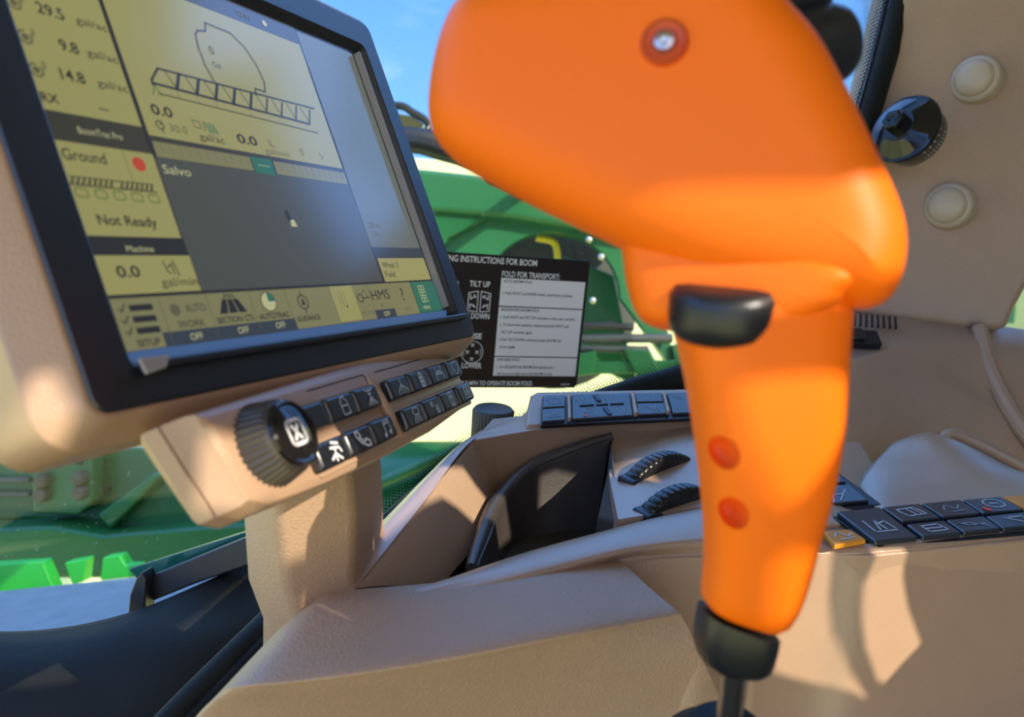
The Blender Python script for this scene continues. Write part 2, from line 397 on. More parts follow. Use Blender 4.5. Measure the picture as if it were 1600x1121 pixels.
# unseen wall panel added at right rear, openings shaped to throw the sun patches
XW = .75
def cab(a, b, x=XW): return EYE + RT * x + UP * b + FW * a
def holed(name, outer, holes, ma, th, fn):
    bm = bmesh.new(); ed_ = []
    for lp in [outer] + holes:
        vv = [bm.verts.new(fn(*p)) for p in lp]
        ed_ += [bm.edges.new((vv[i], vv[(i + 1) % len(vv)])) for i in range(len(vv))]
    bmesh.ops.triangle_fill(bm, use_beauty=True, edges=ed_)
    me = bpy.data.meshes.new(name); bm.to_mesh(me); bm.free(); me.materials.append(ma)
    o = bpy.data.objects.new(name, me); COL.objects.link(o)
    md = o.modifiers.new('t', 'SOLIDIFY'); md.thickness = th; md.offset = 0
    return o
def smooth_loop(p, n): return [(v.x, v.y) for v in cr([Vector((x, y, 0)) for x, y in p] + [Vector((*p[0], 0))], n)[:-1]]
holes_ = [
    [(-.640, .542), (-.625, .536), (-.609, .528), (-.585, .521), (-.548, .520), (-.541, .515), (-.530, .505), (-.515, .491), (-.500, .486), (-.475, .485), (-.440, .463), (-.400, .461), (-.360, .463), (-.332, .463), (-.322, .456), (-.297, .448), (-.275, .427), (-.248, .405), (-.230, .370), (-.264, .374), (-.283, .396), (-.328, .428), (-.351, .442), (-.386, .448), (-.443, .449), (-.467, .451), (-.476, .454), (-.488, .456), (-.500, .459), (-.518, .467), (-.530, .471), (-.560, .480), (-.605, .504), (-.621, .507), (-.642, .520)],
    [(-.530, .458), (-.519, .452), (-.500, .441), (-.4920, .436), (-.489, .424), (-.497, .416), (-.503, .411), (-.512, .421), (-.523, .440)],
    [(-.188, .398), (-.171, .394), (-.130, .366), (-.171, .350), (-.187, .376)],
    [(-.702, .588), (-.693, .585), (-.686, .568), (-.690, .560), (-.700, .562), (-.711, .578)],
    [(-.503, .402), (-.487, .392), (-.484, .375), (-.493, .377)],
    [(-.228, .306), (-.172, .276), (-.170, .249), (-.165, .225), (-.153, .196), (-.134, .167), (-.165, .196), (-.200, .225), (-.226, .258)],
    [(-.46, .72), (-.38, .75), (-.10, .61), (-.06, .55), (-.12, .54), (-.36, .68)],
    [(-.153, .262), (-.125, .246), (-.123, .229), (-.114, .208), (-.096, .177), (-.110, .175), (-.124, .171), (-.134, .180), (-.148, .206), (-.154, .228), (-.156, .245)]]
o = holed('sun_mask_wall', [(-1.3, -1.1), (.95, -1.1), (.95, .60), (.96, .80), (1.04, 1.12), (-1.3, 1.0)], holes_, ROOFM, .003, cab)
struct(o)

# air vent and rocker switch on the shelf below the pillar
VF = Fr(P(1358, 500, .885), P(1393, 497, .885) - P(1325, 492, .89), P(1345, 545, .845) - P(1362, 495, .885))
m = MB()
for i in range(9):
    u = -.026 + i * .0066
    m.slab(VF, [(u + .004, -.010), (u + .0065, -.010), (u + .0025, .011), (u, .011)], -.003, .0004)
vt = m.build('vent_slots', BLK, bevel=.0003); tag(vt, 'row of slanted black air vent slots on the shelf below the pillar', 'vent')
RF = Fr(P(1342, 528, .857), P(1372, 516, .86) - P(1325, 514, .862), P(1345, 545, .84) - P(1352, 512, .866))
t = thing('rocker_switch', RF.p(0, 0, 0), 'small dark rocker switch on the shelf beneath the vent slots', 'switch')
m = MB(); m.slab(RF, rrect(-.024, -.011, .022, .013, .002), -.006, .003); m.build('switch_frame', BLK, t, bevel=.001)
m = MB(); m.slab(RF, rrect(-.022, -.009, .004, .009, .002), .002, .008); m.build('rocker', BTN, t, bevel=.0025)

# black round outlet plug on the pillar
ka = C3((-.80, -.22, -.56)).normalized(); kc = P(1414, 202, .845)
t = thing('mounted_knob', kc, 'glossy black domed knob with printed rim mounted on the pillar beside the window seal', 'knob')
m = MB(); m.lathe(kc - ka * .03, ka, [(0, .030), (.006, .0345), (.024, .0345), (.026, .033)], 44); rim = m.build('printed_rim', RIMM, t, ang=40)
m = MB()
ax = ka; t1 = ax.orthogonal().normalized(); w1 = ax.cross(t1)
for i in range(60):
    a = 2 * math.pi * i / 60
    if (i // 5) % 3 == 2: continue
    for h0, h1 in (((-.021, -.017), (-.012, -.008)) if i % 2 else ((-.020, -.018),)):
        pp = [kc + ax * h + (t1 * math.cos(b) + w1 * math.sin(b)) * .0348 for h, b in ((h0, a), (h1, a), (h1, a + .035), (h0, a + .035))]
        m.poly(pp)
m.build('rim_print', ICON, rim, smooth=False, recalc=False)
m = MB(); m.lathe(kc - ka * .004, ka, [(0, .0355), (.001, .0385), (.004, .0395), (.006, .0385), (.0065, .036), (.008, .033), (.016, .019), (.017, .016)], 44); m.build('dome', GLOSS, t, ang=50)
m = MB(); m.lathe(kc + ka * .012, ka, [(0, .0175), (.002, .0175)], 40); m.lathe(kc + ka * .012, ka, [(0, .0125), (.016, .0120), (.018, .0105), (.0185, .004), (.0165, .003)], 6); m.build('hex_hub', GLOSS, t, bevel=.001)

# ------------------------------------------------------------------ touchscreen display
MU, MV = C3((.403, -.1225, .907)), C3((.3312, .9434, -.0198))
MF = Fr(C3((-.119972, -.000102, .24097)) + EYE, MU, MV)
mm = .001
t = thing('touchscreen_display', MF.p(.1, .02, -.03), 'large touchscreen display with black bezel and beige shell showing yellow and grey pages', 'display')
# beige shell: bevelled tray behind the bezel
def sh(x0, y0, x1, y1, r, n): return [MF.p(x, y, n) for x, y in rrect(x0, y0, x1, y1, r, 6)]
m = MB()
m.rings([sh(-.008, -.170, .218, .006, .006, -.010), sh(-.008, -.170, .218, .006, .006, -.002), sh(-.0215, -.184, .2305, .0165, .006, .0003), sh(-.0245, -.187, .2325, .0195, .009, -.002), sh(-.033, -.192, .2335, .0245, .014, -.010), sh(-.033, -.192, .2325, .0245, .016, -.036), sh(-.020, -.180, .220, .012, .016, -.046)], 0)
m.build('housing', TAN, t, bevel=.002, ang=50)
# bezel with a sloped inner lip
m = MB()
ro = [MF.p(x, y, .0015) for x, y in rrect(-.0203, -.182, .2292, .0152, .0055, 6)]
ro2 = [MF.p(x, y, -.001) for x, y in rrect(-.0212, -.183, .2300, .0160, .0060, 6)]
ri = [MF.p(x, y, .0018) for x, y in rrect(-.0045, -.1655, .2155, .0045, .005, 6)]
ri2 = [MF.p(x, y, -.0035) for x, y in rrect(-.0010, -.1615, .2115, .0005, .004, 6)]
m.rings([ro2, ro, ri, ri2], 0, cap=False)
m.build('bezel', BEZ, t, bevel=.0006, ang=40)
# long trim lips beside the glass
m = MB(); m.slab(MF, [(-.003, .0020), (.2205, .0020), (.2190, .0052), (-.0015, .0052)], .001, .0055); m.build('lower_lip', BEZ, t, bevel=.0012)
m = MB(); m.slab(MF, [(.2080, -.160), (.2098, -.160), (.2098, -.004), (.2080, -.004)], -.003, .0012); m.build('side_strip', SILV, t, bevel=.0004)
m = MB(); m.slab(MF, [(-.0045, .0012), (.0075, .0016), (.0045, .0056), (-.0035, .0068)], .0045, .0062); o = m.build('corner_tab', SILV, t, bevel=.0005); o['label'] = 'grey plastic tab at lower left of the glass'
# glass with the page on it
N0 = -.0030
mats = [S_DRK, S_YEL, S_MAP, S_HDR, S_BAR, S_BLU, S_OFF, S_GRN, S_SIDE]
m = MB()
def tile(x0, y0, x1, y1, k, n): m.flat(MF, [(x0 * mm, y0 * mm), (x1 * mm, y0 * mm), (x1 * mm, y1 * mm), (x0 * mm, y1 * mm)], n, k)
m.slab(MF, rrect(-.0045, -.163, .2125, .0015, .003), N0 - .004, N0, 0)
e1, e3, e4 = N0 + .00006, N0 + .00012, N0 + .00018
tile(-4.2, -162, -1.6, 1, 5, e1); tile(-4, -3, 212, 1.2, 5, e1)
tile(-1.4, -162, 36.6, -86.6, 1, e1)
tile(-1.4, -86.6, 38, -76, 3, e1); tile(-1.2, -76, 37.2, -43, 1, e1)
tile(-1.4, -43, 38.2, -36.2, 0, e1); tile(-1.2, -36.2, 38.2, -22.5, 1, e1)
tile(37.8, -75, 158, -22.4, 2, e1)
tile(38.6, -162, 157, -83.8, 1, e1); tile(38.6, -162, 157, -152, 3, e3); tile(38, -83.8, 158, -81.6, 3, e1)
tile(39, -81.6, 89.5, -75.2, 4, e1); tile(90, -82, 103, -74.4, 7, e3); tile(104, -81.6, 157, -75.2, 4, e1)
tile(158.4, -160, 207, -41, 8, e1); tile(158.4, -41, 207, -35.2, 6, e3); tile(160, -35, 207, -22, 1, e1)
tile(-.6, -21.2, 183, -3.2, 4, e1); tile(112.5, -21.2, 130, -4, 1, e3)
tile(15, -8.2, 83, -3.2, 6, e3); tile(142, -7.6, 160, -3.2, 6, e3); tile(183.4, -21, 208, -3.2, 7, e1)
scr = m.build('screen', mats, t, smooth=False, recalc=False)
# strokes and lettering of the page
inks = [S_INK, S_GRY, S_LIM, S_RED, S_WHT, S_GRN, S_DRK]
m = MB(); L1 = N0 + .0003
def S(pts, w, k=0, close=False): m.rib(MF, [(x * mm, y * mm) for x, y in pts], w * mm, L1, k, close)
def T(s, x, y, h, k=0, w=None, bold=0.0, al='L'): m.text(MF, s, x * mm, y * mm, h * mm, w * mm if w else None, L1 + .0001, k, bold, al)
def fillp(pts, k): m.flat(MF, [(x * mm, y * mm) for x, y in pts], L1 + .00005, k)
S([(37.6, -162), (37.6, -76)], 1.6, 6)
for x in (71, 82.5, 94): pass
for y, s, x in ((-123, '29.5', 9), (-110.6, '9.8', 13), (-99.2, '14.8', 9.5), (-136, '31.2', 9)):
    T(s, x, y, 4.2, 0, bold=.015); T('gal/ac', 23.2, y - .4, 3.1, 0, w=12.4)
for y in (-124, -112, -100.5):
    S([(1.2 + 2.3 * math.cos(a), y + 2.3 * math.sin(a)) for a in [i * .6 - .6 for i in range(10)]], .7, 1)
    fillp(circ(1.2, y, 1.3, 12), 1); T('3', 3.6, y - 1, 2.6, 0)
T('RX', -.6, -89.2, 3.4, 0, bold=.02); S([(20.5, -90.6), (24, -90.6)], .5)
T('BoomTrac Pro', 9, -79.6, 2.5, 4, w=17)
T('Ground', 0, -69.3, 4.0, 0, w=16, bold=.01)
fillp(circ(29.4, -71, 2.3, 22), 3); S(circ(29.4, -71, 2.5, 22), .5, 3, True); S([(24, -76), (24.3, -63.5)], .25, 1)
for i in range(16):
    x = -.4 + i * 2.05
    if i == 8: continue
    S([(x, -60.6), (x + 1.6, -63.2)], .55, 0)
    S([(x + 1.0, -60.6), (x + 1.6, -63.2)], .3, 0)
S([(-.6, -60.5), (33.2, -60.5)], .4); S([(0, -63.4), (32.4, -63.4)], .4)
for i in range(5):
    x = .3 + i * 7.1; S(rrect(x, -59.4, x + 4.3, -56.4, .8, 2), .45, 2, True)
T('Not Ready', 4.8, -46.9, 3.7, 0, w=23.4, bold=.016)
T('Machine', 12, -37.4, 2.3, 4, w=11)
T('0.0', 5.2, -28.4, 4.0, 0, w=9, bold=.02); T('gal/min', 21.5, -24.6, 3.2, 0, w=16.2)
S([(25.2, -34), (25.8, -30.4), (27, -29.2)], .5); S([(26.4, -31.6), (28.4, -33), (28.6, -29)], .5); S([(29.4, -34.4), (30.4, -28.4)], .5)
# boom drawing, tank outline
S([(84, -113.6), (81.4, -122), (81, -130), (82, -136), (84, -138.4), (89, -139.6), (90.6, -144), (98, -143.6), (105, -143.4), (112, -138), (116, -130), (117.2, -122), (115.4, -117), (109, -117.4), (108, -114)], .8, 0)
T('0', 87.2, -128.6, 4, 0); T('Gal', 86, -122.4, 2.6, 0)
S([(49, -108), (54, -113.8), (150, -115.4)], .9); S([(49, -106.6), (142, -105.6)], 1.1); S([(49, -108), (48.8, -106)], 1.2)
for i in range(9):
    x = 54 + i * 10.2
    S([(x + 3, -113.8), (x + 6.5, -106.6)], .5); S([(x + 10.2, -113.8), (x + 6.5, -106.6)], 1.5 if i < 5 else .9)
S([(47.2, -101.6), (49.6, -106), (51.6, -101.6)], .5, 2); S([(50, -102.6), (146, -101.6)], .5)
for x in (60, 70, 80, 100, 120): S([(x, -106), (x + .4, -102.2)], .25, 1)
T('0.0', 43.5, -93, 4.2, 0, w=10, bold=.02); S(circ(45.4, -88.8, 1.7, 16), .5, 0, True); S([(45.4, -88.8), (46.2, -89.6)], .5); S([(45.8, -87), (46.2, -85.6)], .5)
T('30.0', 49.6, -87, 3.2, 1, w=8.6); T('gal/ac', 63.6, -85.6, 3.2, 0, w=13.6)
S([(62.6, -94), (66.6, -93.6), (66.2, -90.6), (63.2, -91)], .45, 1, True); S([(68, -90), (68.6, -94.4)], .4)
for i in range(3): S([(69.6 + i * 1.9, -93.6), (71 + i * 1.9, -89.8)], .9, 5)
T('0.0', 85.4, -87.6, 4.2, 0, w=12, bold=.02); T('gal/min', 101, -84.8, 2.8, 1, w=16)
S([(105, -92), (106.4, -88.6)], .4, 1); S([(107.4, -92.4), (106, -89.6), (108.8, -88.8)], .4, 1)
T('0', 126, -87, 3.8, 1); S([(141, -90), (143.4, -88.4), (141.4, -87)], .4, 1)
for i in range(11): S([(42 + i * 4.5, -81.2), (42.6 + i * 4.5, -77)], .22, 1)
for i in range(11): S([(108 + i * 4.5, -81.2), (108.6 + i * 4.5, -77)], .22, 1)
T('-----', 93, -77.4, 2.6, 4, w=7)
T('Salvo', 39.4, -68.6, 3.6, 4, w=13)
S([(101, -57), (101.6, -53.6)], 2.4, 6); fillp([(101.6, -53), (104, -53.4), (105.2, -50), (101, -50)], 4)
T('2.8 ac', 163, -52, 3.2, 1); T('100', 164, -47.4, 2.6, 1); T('Wheat 3', 162, -29.6, 3.2, 0, w=15); T('Field', 162, -24.4, 3.2, 0, w=9)
S([(158.4, -140), (158.4, -84)], .5, 1)
# bottom bar
for i, y in enumerate((-17.6, -13.6, -9.6)):
    m.flat(MF, [((5.4) * mm, (y - 1.1) * mm), (14.6 * mm, (y - 1.1) * mm), (14.6 * mm, (y + 1.1) * mm), (5.4 * mm, (y + 1.1) * mm)], L1, 0)
    S([(1.4, y), (2.4, y + 1), (3.9, y - 1.4)], .5)
T('SETUP', 4, -4.2, 2.3, 0, w=9, bold=.02)
for x in (18, 39, 61, 82, 112.4, 130, 142): S([(x, -21), (x, -4)], .28, 1)
fillp(circ(23.4, -15.8, 2.2, 18), 1); T('AUTO', 28, -14.6, 3.0, 0, w=9); T('WORK', 22.5, -9.0, 2.7, 0, w=12)
T('OFF', 26, -4.2, 2.6, 4, w=5.6); T('OFF', 49, -4.4, 2.6, 4, w=5.6); T('OFF', 70, -4.6, 2.6, 4, w=5.6); T('OFF', 148.6, -4, 2.4, 4, w=5.4)
for a, b in ((43, 47.2), (48, 52.2), (53, 57.2)):
    fillp([(a, -12.8), (b, -12.8), (50 + (b - 50) * .55, -18.4), (50 + (a - 50) * .55, -18.4)], 0); fillp([(50 + (a - 50) * .5, -18.8), (50 + (b - 50) * .5, -18.8), (50 + (b - 50) * .3, -20.6), (50 + (a - 50) * .3, -20.6)], 1)
T('SECTION CTL', 40.4, -9.2, 2.3, 0, w=19.6, bold=.02)
fillp(circ(70.6, -16.2, 3.9, 28), 4); S(circ(70.6, -16.2, 4, 28), .55, 0, True); S([(66.6, -16.2), (74.6, -16.2)], .5); S([(70.6, -20.2), (70.6, -12.2)], .5)
m.flat(MF, [(70.6 * mm, -16.2 * mm)] + [((70.6 + 3.8 * math.cos(a)) * mm, (-16.2 + 3.8 * math.sin(a)) * mm) for a in [-math.pi / 2 + i * math.pi / 16 for i in range(9)]], L1 + .00008, 5)
T('AUTOTRAC', 62.4, -9, 2.3, 0, w=18, bold=.02)
S(circ(91.4, -14.8, 3.1, 24), .55, 0, True); fillp([(91.4, -17), (92.8, -13), (91.4, -13.8), (90, -13)], 0); S([(91.4, -19.8), (91.4, -18)], .5); S([(91.4, -11.6), (91.4, -9.6)], .5)
T('GUIDANCE', 84, -6.4, 2.2, 0, w=15, bold=.02)
S([(119, -19), (119, -11)], .4, 1); S([(117, -18), (117, -10)], .25, 1); S([(121.4, -18.4), (121.4, -10.4)], .25, 1); fillp([(120.4, -11.4), (121.8, -11.4), (121.1, -9.8)], 0)
S(circ(133.6, -14.4, 2, 18), .5, 0, True); S([(130.8, -14.4), (131.6, -14.4)], .5); S([(135.6, -14.4), (141, -14.4)], .5); S([(135, -15.4), (138, -18.6), (140, -15)], .6, 1)
T('IMPL TRACK', 131, -5.8, 2.0, 1, w=11)
T('HMS', 143, -12.8, 5.2, 0, w=16); T('off', 148, -9, 2.0, 1)
T('?', 170.4, -11.2, 7.0, 0); T('HELP', 168.6, -5.6, 2.0, 1)
for i in range(3):
    for j in range(2): S(rrect(189.4 + j * 3.4, -18.6 + i * 3.5, 191.8 + j * 3.4, -16.2 + i * 3.5, .2, 1), .4, 4, True)
T('MENU', 188, -5, 2.0, 4)
T('12:40', 115, -155, 3, 1); fillp(circ(133, -156.4, 1.6, 12), 4)
S([(63, -162), (66, -154), (69, -152.6)], 1.2)
m.build('page_print', inks, scr, smooth=False, recalc=False)

# ------------------------------------------------------------------ keypad module under the display
KF = Fr(P(700, 577, .425), C3((.2829, -.11, .9528)), C3((.4040, .9146, -.0144)))
t = thing('keypad_module', KF.p(-.09, .01, -.015), 'tan keypad module with ribbed rotary knob and two rows of black buttons under the display', 'control panel')
fo = [(-.2005, -.0130), (-.090, -.0165), (.008, -.0135), (.0135, -.007), (.0150, .006), (.0130, .0165), (.0070, .0235), (-.045, .0270), (-.098, .0275), (-.150, .0265), (-.186, .0240), (-.1935, .020)]
def off(poly, d):
    cx = sum(p[0] for p in poly) / len(poly); cy = sum(p[1] for p in poly) / len(poly)
    return [(x - math.copysign(min(abs(d), abs(x - cx)), x - cx), y - math.copysign(min(abs(d), abs(y - cy)), y - cy)) for x, y in poly]
m = MB()
bk = [(x - (.005 if x < -.18 else 0), y) for x, y in fo]
m.rings([[KF.p(x, y, 0) for x, y in off(fo, .005)], [KF.p(x, y, -.0006) for x, y in off(fo, .0028)], [KF.p(x, y, -.0022) for x, y in off(fo, .0009)], [KF.p(x, y, -.005) for x, y in fo], [KF.p(x, y, -.0110) for x, y in bk], [KF.p(x, y, -.0114) for x, y in off(bk, .0006)]], 0)
m.build('housing', TAN, t, ang=60, bevel=.0004)
m = MB(); m.rings([[KF.p(x, y, -.0112) for x, y in off(bk, .0014)], [KF.p(x, y, -.0125) for x, y in off(bk, .0014)]]); m.build('seam', SEAM, t)
m = MB(); bk2 = [(x - (.002 if x < -.18 else 0), y) for x, y in bk]
m.rings([[KF.p(x, y, -.0120) for x, y in off(bk, .0006)], [KF.p(x, y, -.0124) for x, y in bk], [KF.p(x, y, -.0170) for x, y in bk2], [KF.p(x, y, -.0205) for x, y in off(bk2, .0022)], [KF.p(x, y, -.0235) for x, y in off(bk2, .006)], [KF.p(x, y, -.0250) for x, y in off(bk2, .012)]]); m.build('rear_shell', TAN, t, ang=60, bevel=.0004)
# recessed outlines and the raised divider rib
m = MB()
for a, b in ((-.140, -.094), (-.083, .004)):
    m.rib(KF, [(a, -.0095), (b, -.0098), (b + .002, -.007)], .0006, .0002)
m.build('groove', SEAM, t, smooth=False, recalc=False)
m = MB(); m.tube([KF.p(-.0905, -.008, -.0005), KF.p(-.0900, .002, .0012), KF.p(-.0885, .014, .0012), KF.p(-.0880, .022, -.0005)], [.0016, .0024, .0024, .0016], 10); m.build('divider_rib', TAN, t)
m = MB(); m.slab(KF, rrect(-.1395, -.006, -.0935, .007, .002), -.001, .0006); m.slab(KF, rrect(-.0865, -.006, .0115, .007, .002), -.001, .0006); m.slab(KF, rrect(-.155, .0095, -.0925, .0235, .002), -.001, .0006); m.slab(KF, rrect(-.084, .0095, .0115, .0235, .002), -.001, .0006); m.build('button_wells', TAN, t, bevel=.0005)
ICN = {
 'tank': [[(-.22, .42), (-.22, -.2), (-.1, -.32), (-.1, -.42), (.1, -.42), (.1, -.32), (.22, -.2), (.22, .42), (-.22, .42)], [(-.18, .02), (-.06, -.03), (.06, .03), (.18, -.02)]],
 'spray': [[(-.3, -.4), (-.1, -.3), (0, -.4), (.1, -.3), (.3, -.4)], [(0, -.3), (0, -.05)], [(0, 0), (-.3, .42)], [(0, 0), (-.1, .42)], [(0, 0), (.1, .42)], [(0, 0), (.3, .42)], [(-.12, -.15), (.12, -.15)]],
 'rake': [[(0, -.45), (0, -.1)], [(0, -.1), (-.4, .25), (-.4, .42)], [(0, -.1), (-.13, .25), (-.13, .42)], [(0, -.1), (.13, .25), (.13, .42)], [(0, -.1), (.4, .25), (.4, .42)]],
 'counter': [[(-.2, .44), (-.2, -.3), (-.08, -.42), (.08, -.42), (.2, -.3), (.2, .44), (-.2, .44)], [(-.2, -.12), (.2, -.12)], [(-.2, .14), (.2, .14)], [(-.07, .22), (-.07, .36), (.08, .36), (.08, .22), (-.07, .22)], [(-.07, -.05), (.08, -.05), (.08, .08), (-.07, .08), (-.07, -.05)], [(-.07, -.3), (.08, -.3), (.08, -.18), (-.07, -.18)]],
 'boom': [[(-.42, .05), (-.2, -.15), (.2, -.15), (.42, .05), (-.42, .05)], [(-.25, .04), (-.12, -.12), (0, .04), (.12, -.12), (.25, .04)], [(-.4, .15), (-.4, .4)], [(.4, .15), (.4, .4)], [(-.28, -.25), (-.28, -.42)], [(.28, -.25), (.28, -.42)]],
 'shield': [[(-.3, -.35), (.2, -.42), (.36, -.1), (.1, .42), (-.05, .42), (-.36, 0), (-.3, -.35)]],
 'runner': [[(-.1, -.42), (.25, -.3)], [(-.25, -.2), (.25, -.1), (.3, .1)], [(0, -.2), (-.05, .1), (.2, .42)], [(-.05, .1), (-.35, .3)], [(-.05, .12), (-.1, .42)]],
 'phone': [[(-.38, -.4), (-.2, -.42), (-.1, -.2), (-.2, -.1), (.05, .15), (.18, .05), (.38, .2), (.36, .4), (.15, .4), (-.2, .12), (-.38, -.2), (-.38, -.4)]],
 'music': [[(-.15, .3), (-.15, -.36), (.28, -.42), (.28, .22)], [(-.15, -.22), (.28, -.28)]],
 'lamp': [[(-.1, -.4), (.25, -.4), (.3, -.2), (.2, 0), (-.1, 0), (-.28, -.2), (-.1, -.4)], [(-.2, .08), (-.35, .42)], [(-.05, .08), (-.15, .42)], [(.1, .08), (.05, .42)], [(.22, .08), (.25, .42)]],
 'weather': [[(-.3, -.2), (-.1, -.2)], [(-.2, -.35), (-.2, -.05)], [(-.3, -.32), (-.1, -.08)], [(-.1, -.32), (-.3, -.08)], [(.1, -.05), (.1, .4)], [(.22, -.05), (.22, .4)], [(.34, -.05), (.34, .4)], [(.1, .4), (.34, .4)], [(.1, .2), (.34, .2)]],
 'page': [[(-.22, -.42), (.22, -.42), (.22, .42), (-.22, .42), (-.22, -.42)], [(0, .3), (0, -.25)], [(-.13, -.08), (0, -.28), (.13, -.08)], [(-.13, .3), (.13, .3)]],
 'monitor': [[(-.38, -.35), (.38, -.35), (.38, .35), (-.38, .35), (-.38, -.35)], [(-.26, .2), (-.26, -.2), (-.12, 0), (-.12, .2)], [(-.04, -.2), (.08, -.2), (.08, .2), (-.04, .2), (-.04, -.2)], [(.16, -.2), (.22, .2), (.28, -.2)]],
 'blank': []}
def kbtn(c0, r0, icon, im, w=.0208, h=.0102):
    m = MB()
    a = rrect(c0 - w / 2, r0 - h / 2, c0 + w / 2, r0 + h / 2, .0014, 4)
    m.rings([[KF.p(x, y, -.001) for x, y in a], [KF.p(x, y, .0035) for x, y in a], [KF.p(c0 + (x - c0) * .9, r0 + (y - r0) * .84, .0048) for x, y in a]])
    b = m.build('button', BTN, t, bevel=.0007, ang=45)
    if ICN[icon]:
        m = MB()
        for st in ICN[icon]: m.rib(KF, [(c0 + .001 + x * .0118, r0 + y * .0086) for x, y in st], .00062 if im is ICON else .0010, .0051)
        if icon == 'music':
            for dx, dy in ((-.25, .32), (.18, .25)): m.flat(KF, circ(c0 + .001 + dx * .0118, r0 + dy * .0086, .0011, 12), .0051)
        m.build('icon', im, b, smooth=False, recalc=False)
for i, (c, ic) in enumerate(((-.1505, 'blank'), (-.128, 'tank'), (-.1055, 'spray'), (-.0738, 'rake'), (-.0503, 'counter'), (-.0270, 'boom'), (-.0030, 'shield'))): kbtn(c, .0010, ic, ICON)
for c, ic, im in ((-.147, 'runner', ICONB), (-.1252, 'phone', ICONB), (-.1035, 'music', ICON), (-.0715, 'lamp', ICON), (-.0490, 'weather', ICON), (-.0258, 'page', ICON), (-.0010, 'monitor', ICON)): kbtn(c, .0162, ic, im)
# rotary knob with fine ribs and a round cap
kx, ky = -.1755, .0048
m = MB()
kr = []
for h, r_, rib in ((-.002, .0150, 1), (.0004, .0150, 1), (.0012, .0147, 1), (.0088, .0129, 1), (.0096, .0124, 0), (.0110, .0117, 0)):
    ring = []
    for i in range(216):
        a = 2 * math.pi * i / 216; rr_ = r_ + (.0005 * math.cos(a * 36) if rib else 0)
        ring.append(KF.p(kx + rr_ * math.cos(a), ky + rr_ * math.sin(a), h))
    kr.append(ring)
m.rings(kr); kn = m.build('rotary_knob', KNUR, t, ang=60)
m = MB(); m.rings([[KF.p(kx + r_ * math.cos(i * math.pi / 24), ky + r_ * math.sin(i * math.pi / 24), h) for i in range(48)] for h, r_ in ((.0105, .0118), (.0124, .0117), (.0130, .0109), (.0126, .0101), (.0124, .0097), (.0126, .0094))])
kc_ = m.build('knob_cap', GLOSS, kn, ang=50)
m = MB()
m.rib(KF, rrect(kx - .0042, ky - .0042, kx + .0042, ky + .0042, .0018, 5), .0013, .0129, 0, True)
m.rib(KF, [(kx - .0017, ky - .0024), (kx + .0017, ky + .0024)], .0014, .0129); m.rib(KF, [(kx + .0017, ky - .0024), (kx - .0017, ky + .0024)], .0014, .0129)
m.build('knob_symbol', ICONB, kn, smooth=False, recalc=False)

# post that carries display and keypad
m = MB()
rows = [[P(376, 765, .352), P(400, 765, .325), P(432, 755, .310), P(548, 720, .322), P(572, 712, .35)],
        [P(381, 830, .362), P(405, 840, .336), P(436, 840, .321), P(556, 800, .334), P(578, 795, .36)],
        [P(386, 905, .376), P(410, 915, .352), P(446, 915, .338), P(552, 890, .350), P(580, 880, .38)],
        [P(409, 965, .392), P(433, 985, .368), P(470, 990, .356), P(560, 960, .368), P(590, 950, .40)],
        [P(408, 1160, .47), P(432, 1180, .45), P(470, 1180, .44), P(560, 1150, .44), P(590, 1140, .46)]]
idx = [[q for q in r] + [r[-1] + FW * .04, r[0] + FW * .03] for r in rows]
m.rings(idx)
o = m.build('support_post', TANR, bevel=.004, ang=40); tag(o, 'tan support post rising behind the console to carry keypad and display', 'post')

# ------------------------------------------------------------------ instruction decal on the window
t = thing('instruction_decal', WIN.p(.02, .05, .001), 'black instruction decal with white text panels stuck on the window behind the display', 'sticker')
def Wp(px, py): return WIN.at(px, py)
x0, y0 = Wp(640, 387)[0], Wp(922, 408)[1]
x1, y1 = Wp(922, 408)[0], Wp(896, 606)[1]
m = MB(); m.slab(WIN, rrect(x0, y0, x1, y1, .005), 0, .0008); m.build('backing', DEC, t, bevel=.0002)
bx0, by0 = Wp(783, 434); bx1 = Wp(914, 442)[0]; by3 = Wp(896, 588)[1]
d1 = Wp(842, 481)[1]; d2 = Wp(838, 558)[1]
tp = []
for a, b in ((by0, d1 - .0006), (d1 + .0006, d2 - .0006), (d2 + .0006, by3)):
    m = MB(); m.slab(WIN, [(bx0, a), (bx1, a), (bx1, b), (bx0, b)], .0008, .0011); tp.append(m.build('text_panel', DECW, t, smooth=False))
lw = x0 + .004; m = MB(); m.slab(WIN, [(lw, by0 + .006), (Wp(716, 440)[0], by0 + .006), (Wp(716, 440)[0], d1 - .006), (lw, d1 - .006)], .0008, .0011); tp.append(m.build('text_panel', DECW, t, smooth=False))
k_ = .0016
class _L:
    def text(q, *a):
        b = MB(); b.text(*a); b.build('printed_line', DECT, t, smooth=False, recalc=False)
m = _L()
X = lambda px, py: Wp(px, py)
bw = bx1 - bx0
tx, ty = X(838, 416); m.text(WIN, 'FOLDING INSTRUCTIONS FOR BOOM', tx, ty, .0063, .114, k_, 0, .018, 'R')
m.text(WIN, 'FOLD FOR TRANSPORT:', bx0, by0 - .0014, .0058, bw * .68, k_, 0, .018)
cx, cy = X(749, 448); m.text(WIN, 'TILT UP', cx, cy, .0058, .0222, k_, 0, .02, 'C')
cx, cy = X(748, 498); m.text(WIN, 'TILT DOWN', cx - .006, cy, .0058, .034, k_, 0, .02, 'C')
cx, cy = X(738, 529); m.text(WIN, 'RAISE', cx - .001, cy, .0058, .0215, k_, 0, .02, 'C')
cx, cy = X(736, 575); m.text(WIN, 'LOWER', cx, cy, .0058, .0215, k_, 0, .02, 'C')
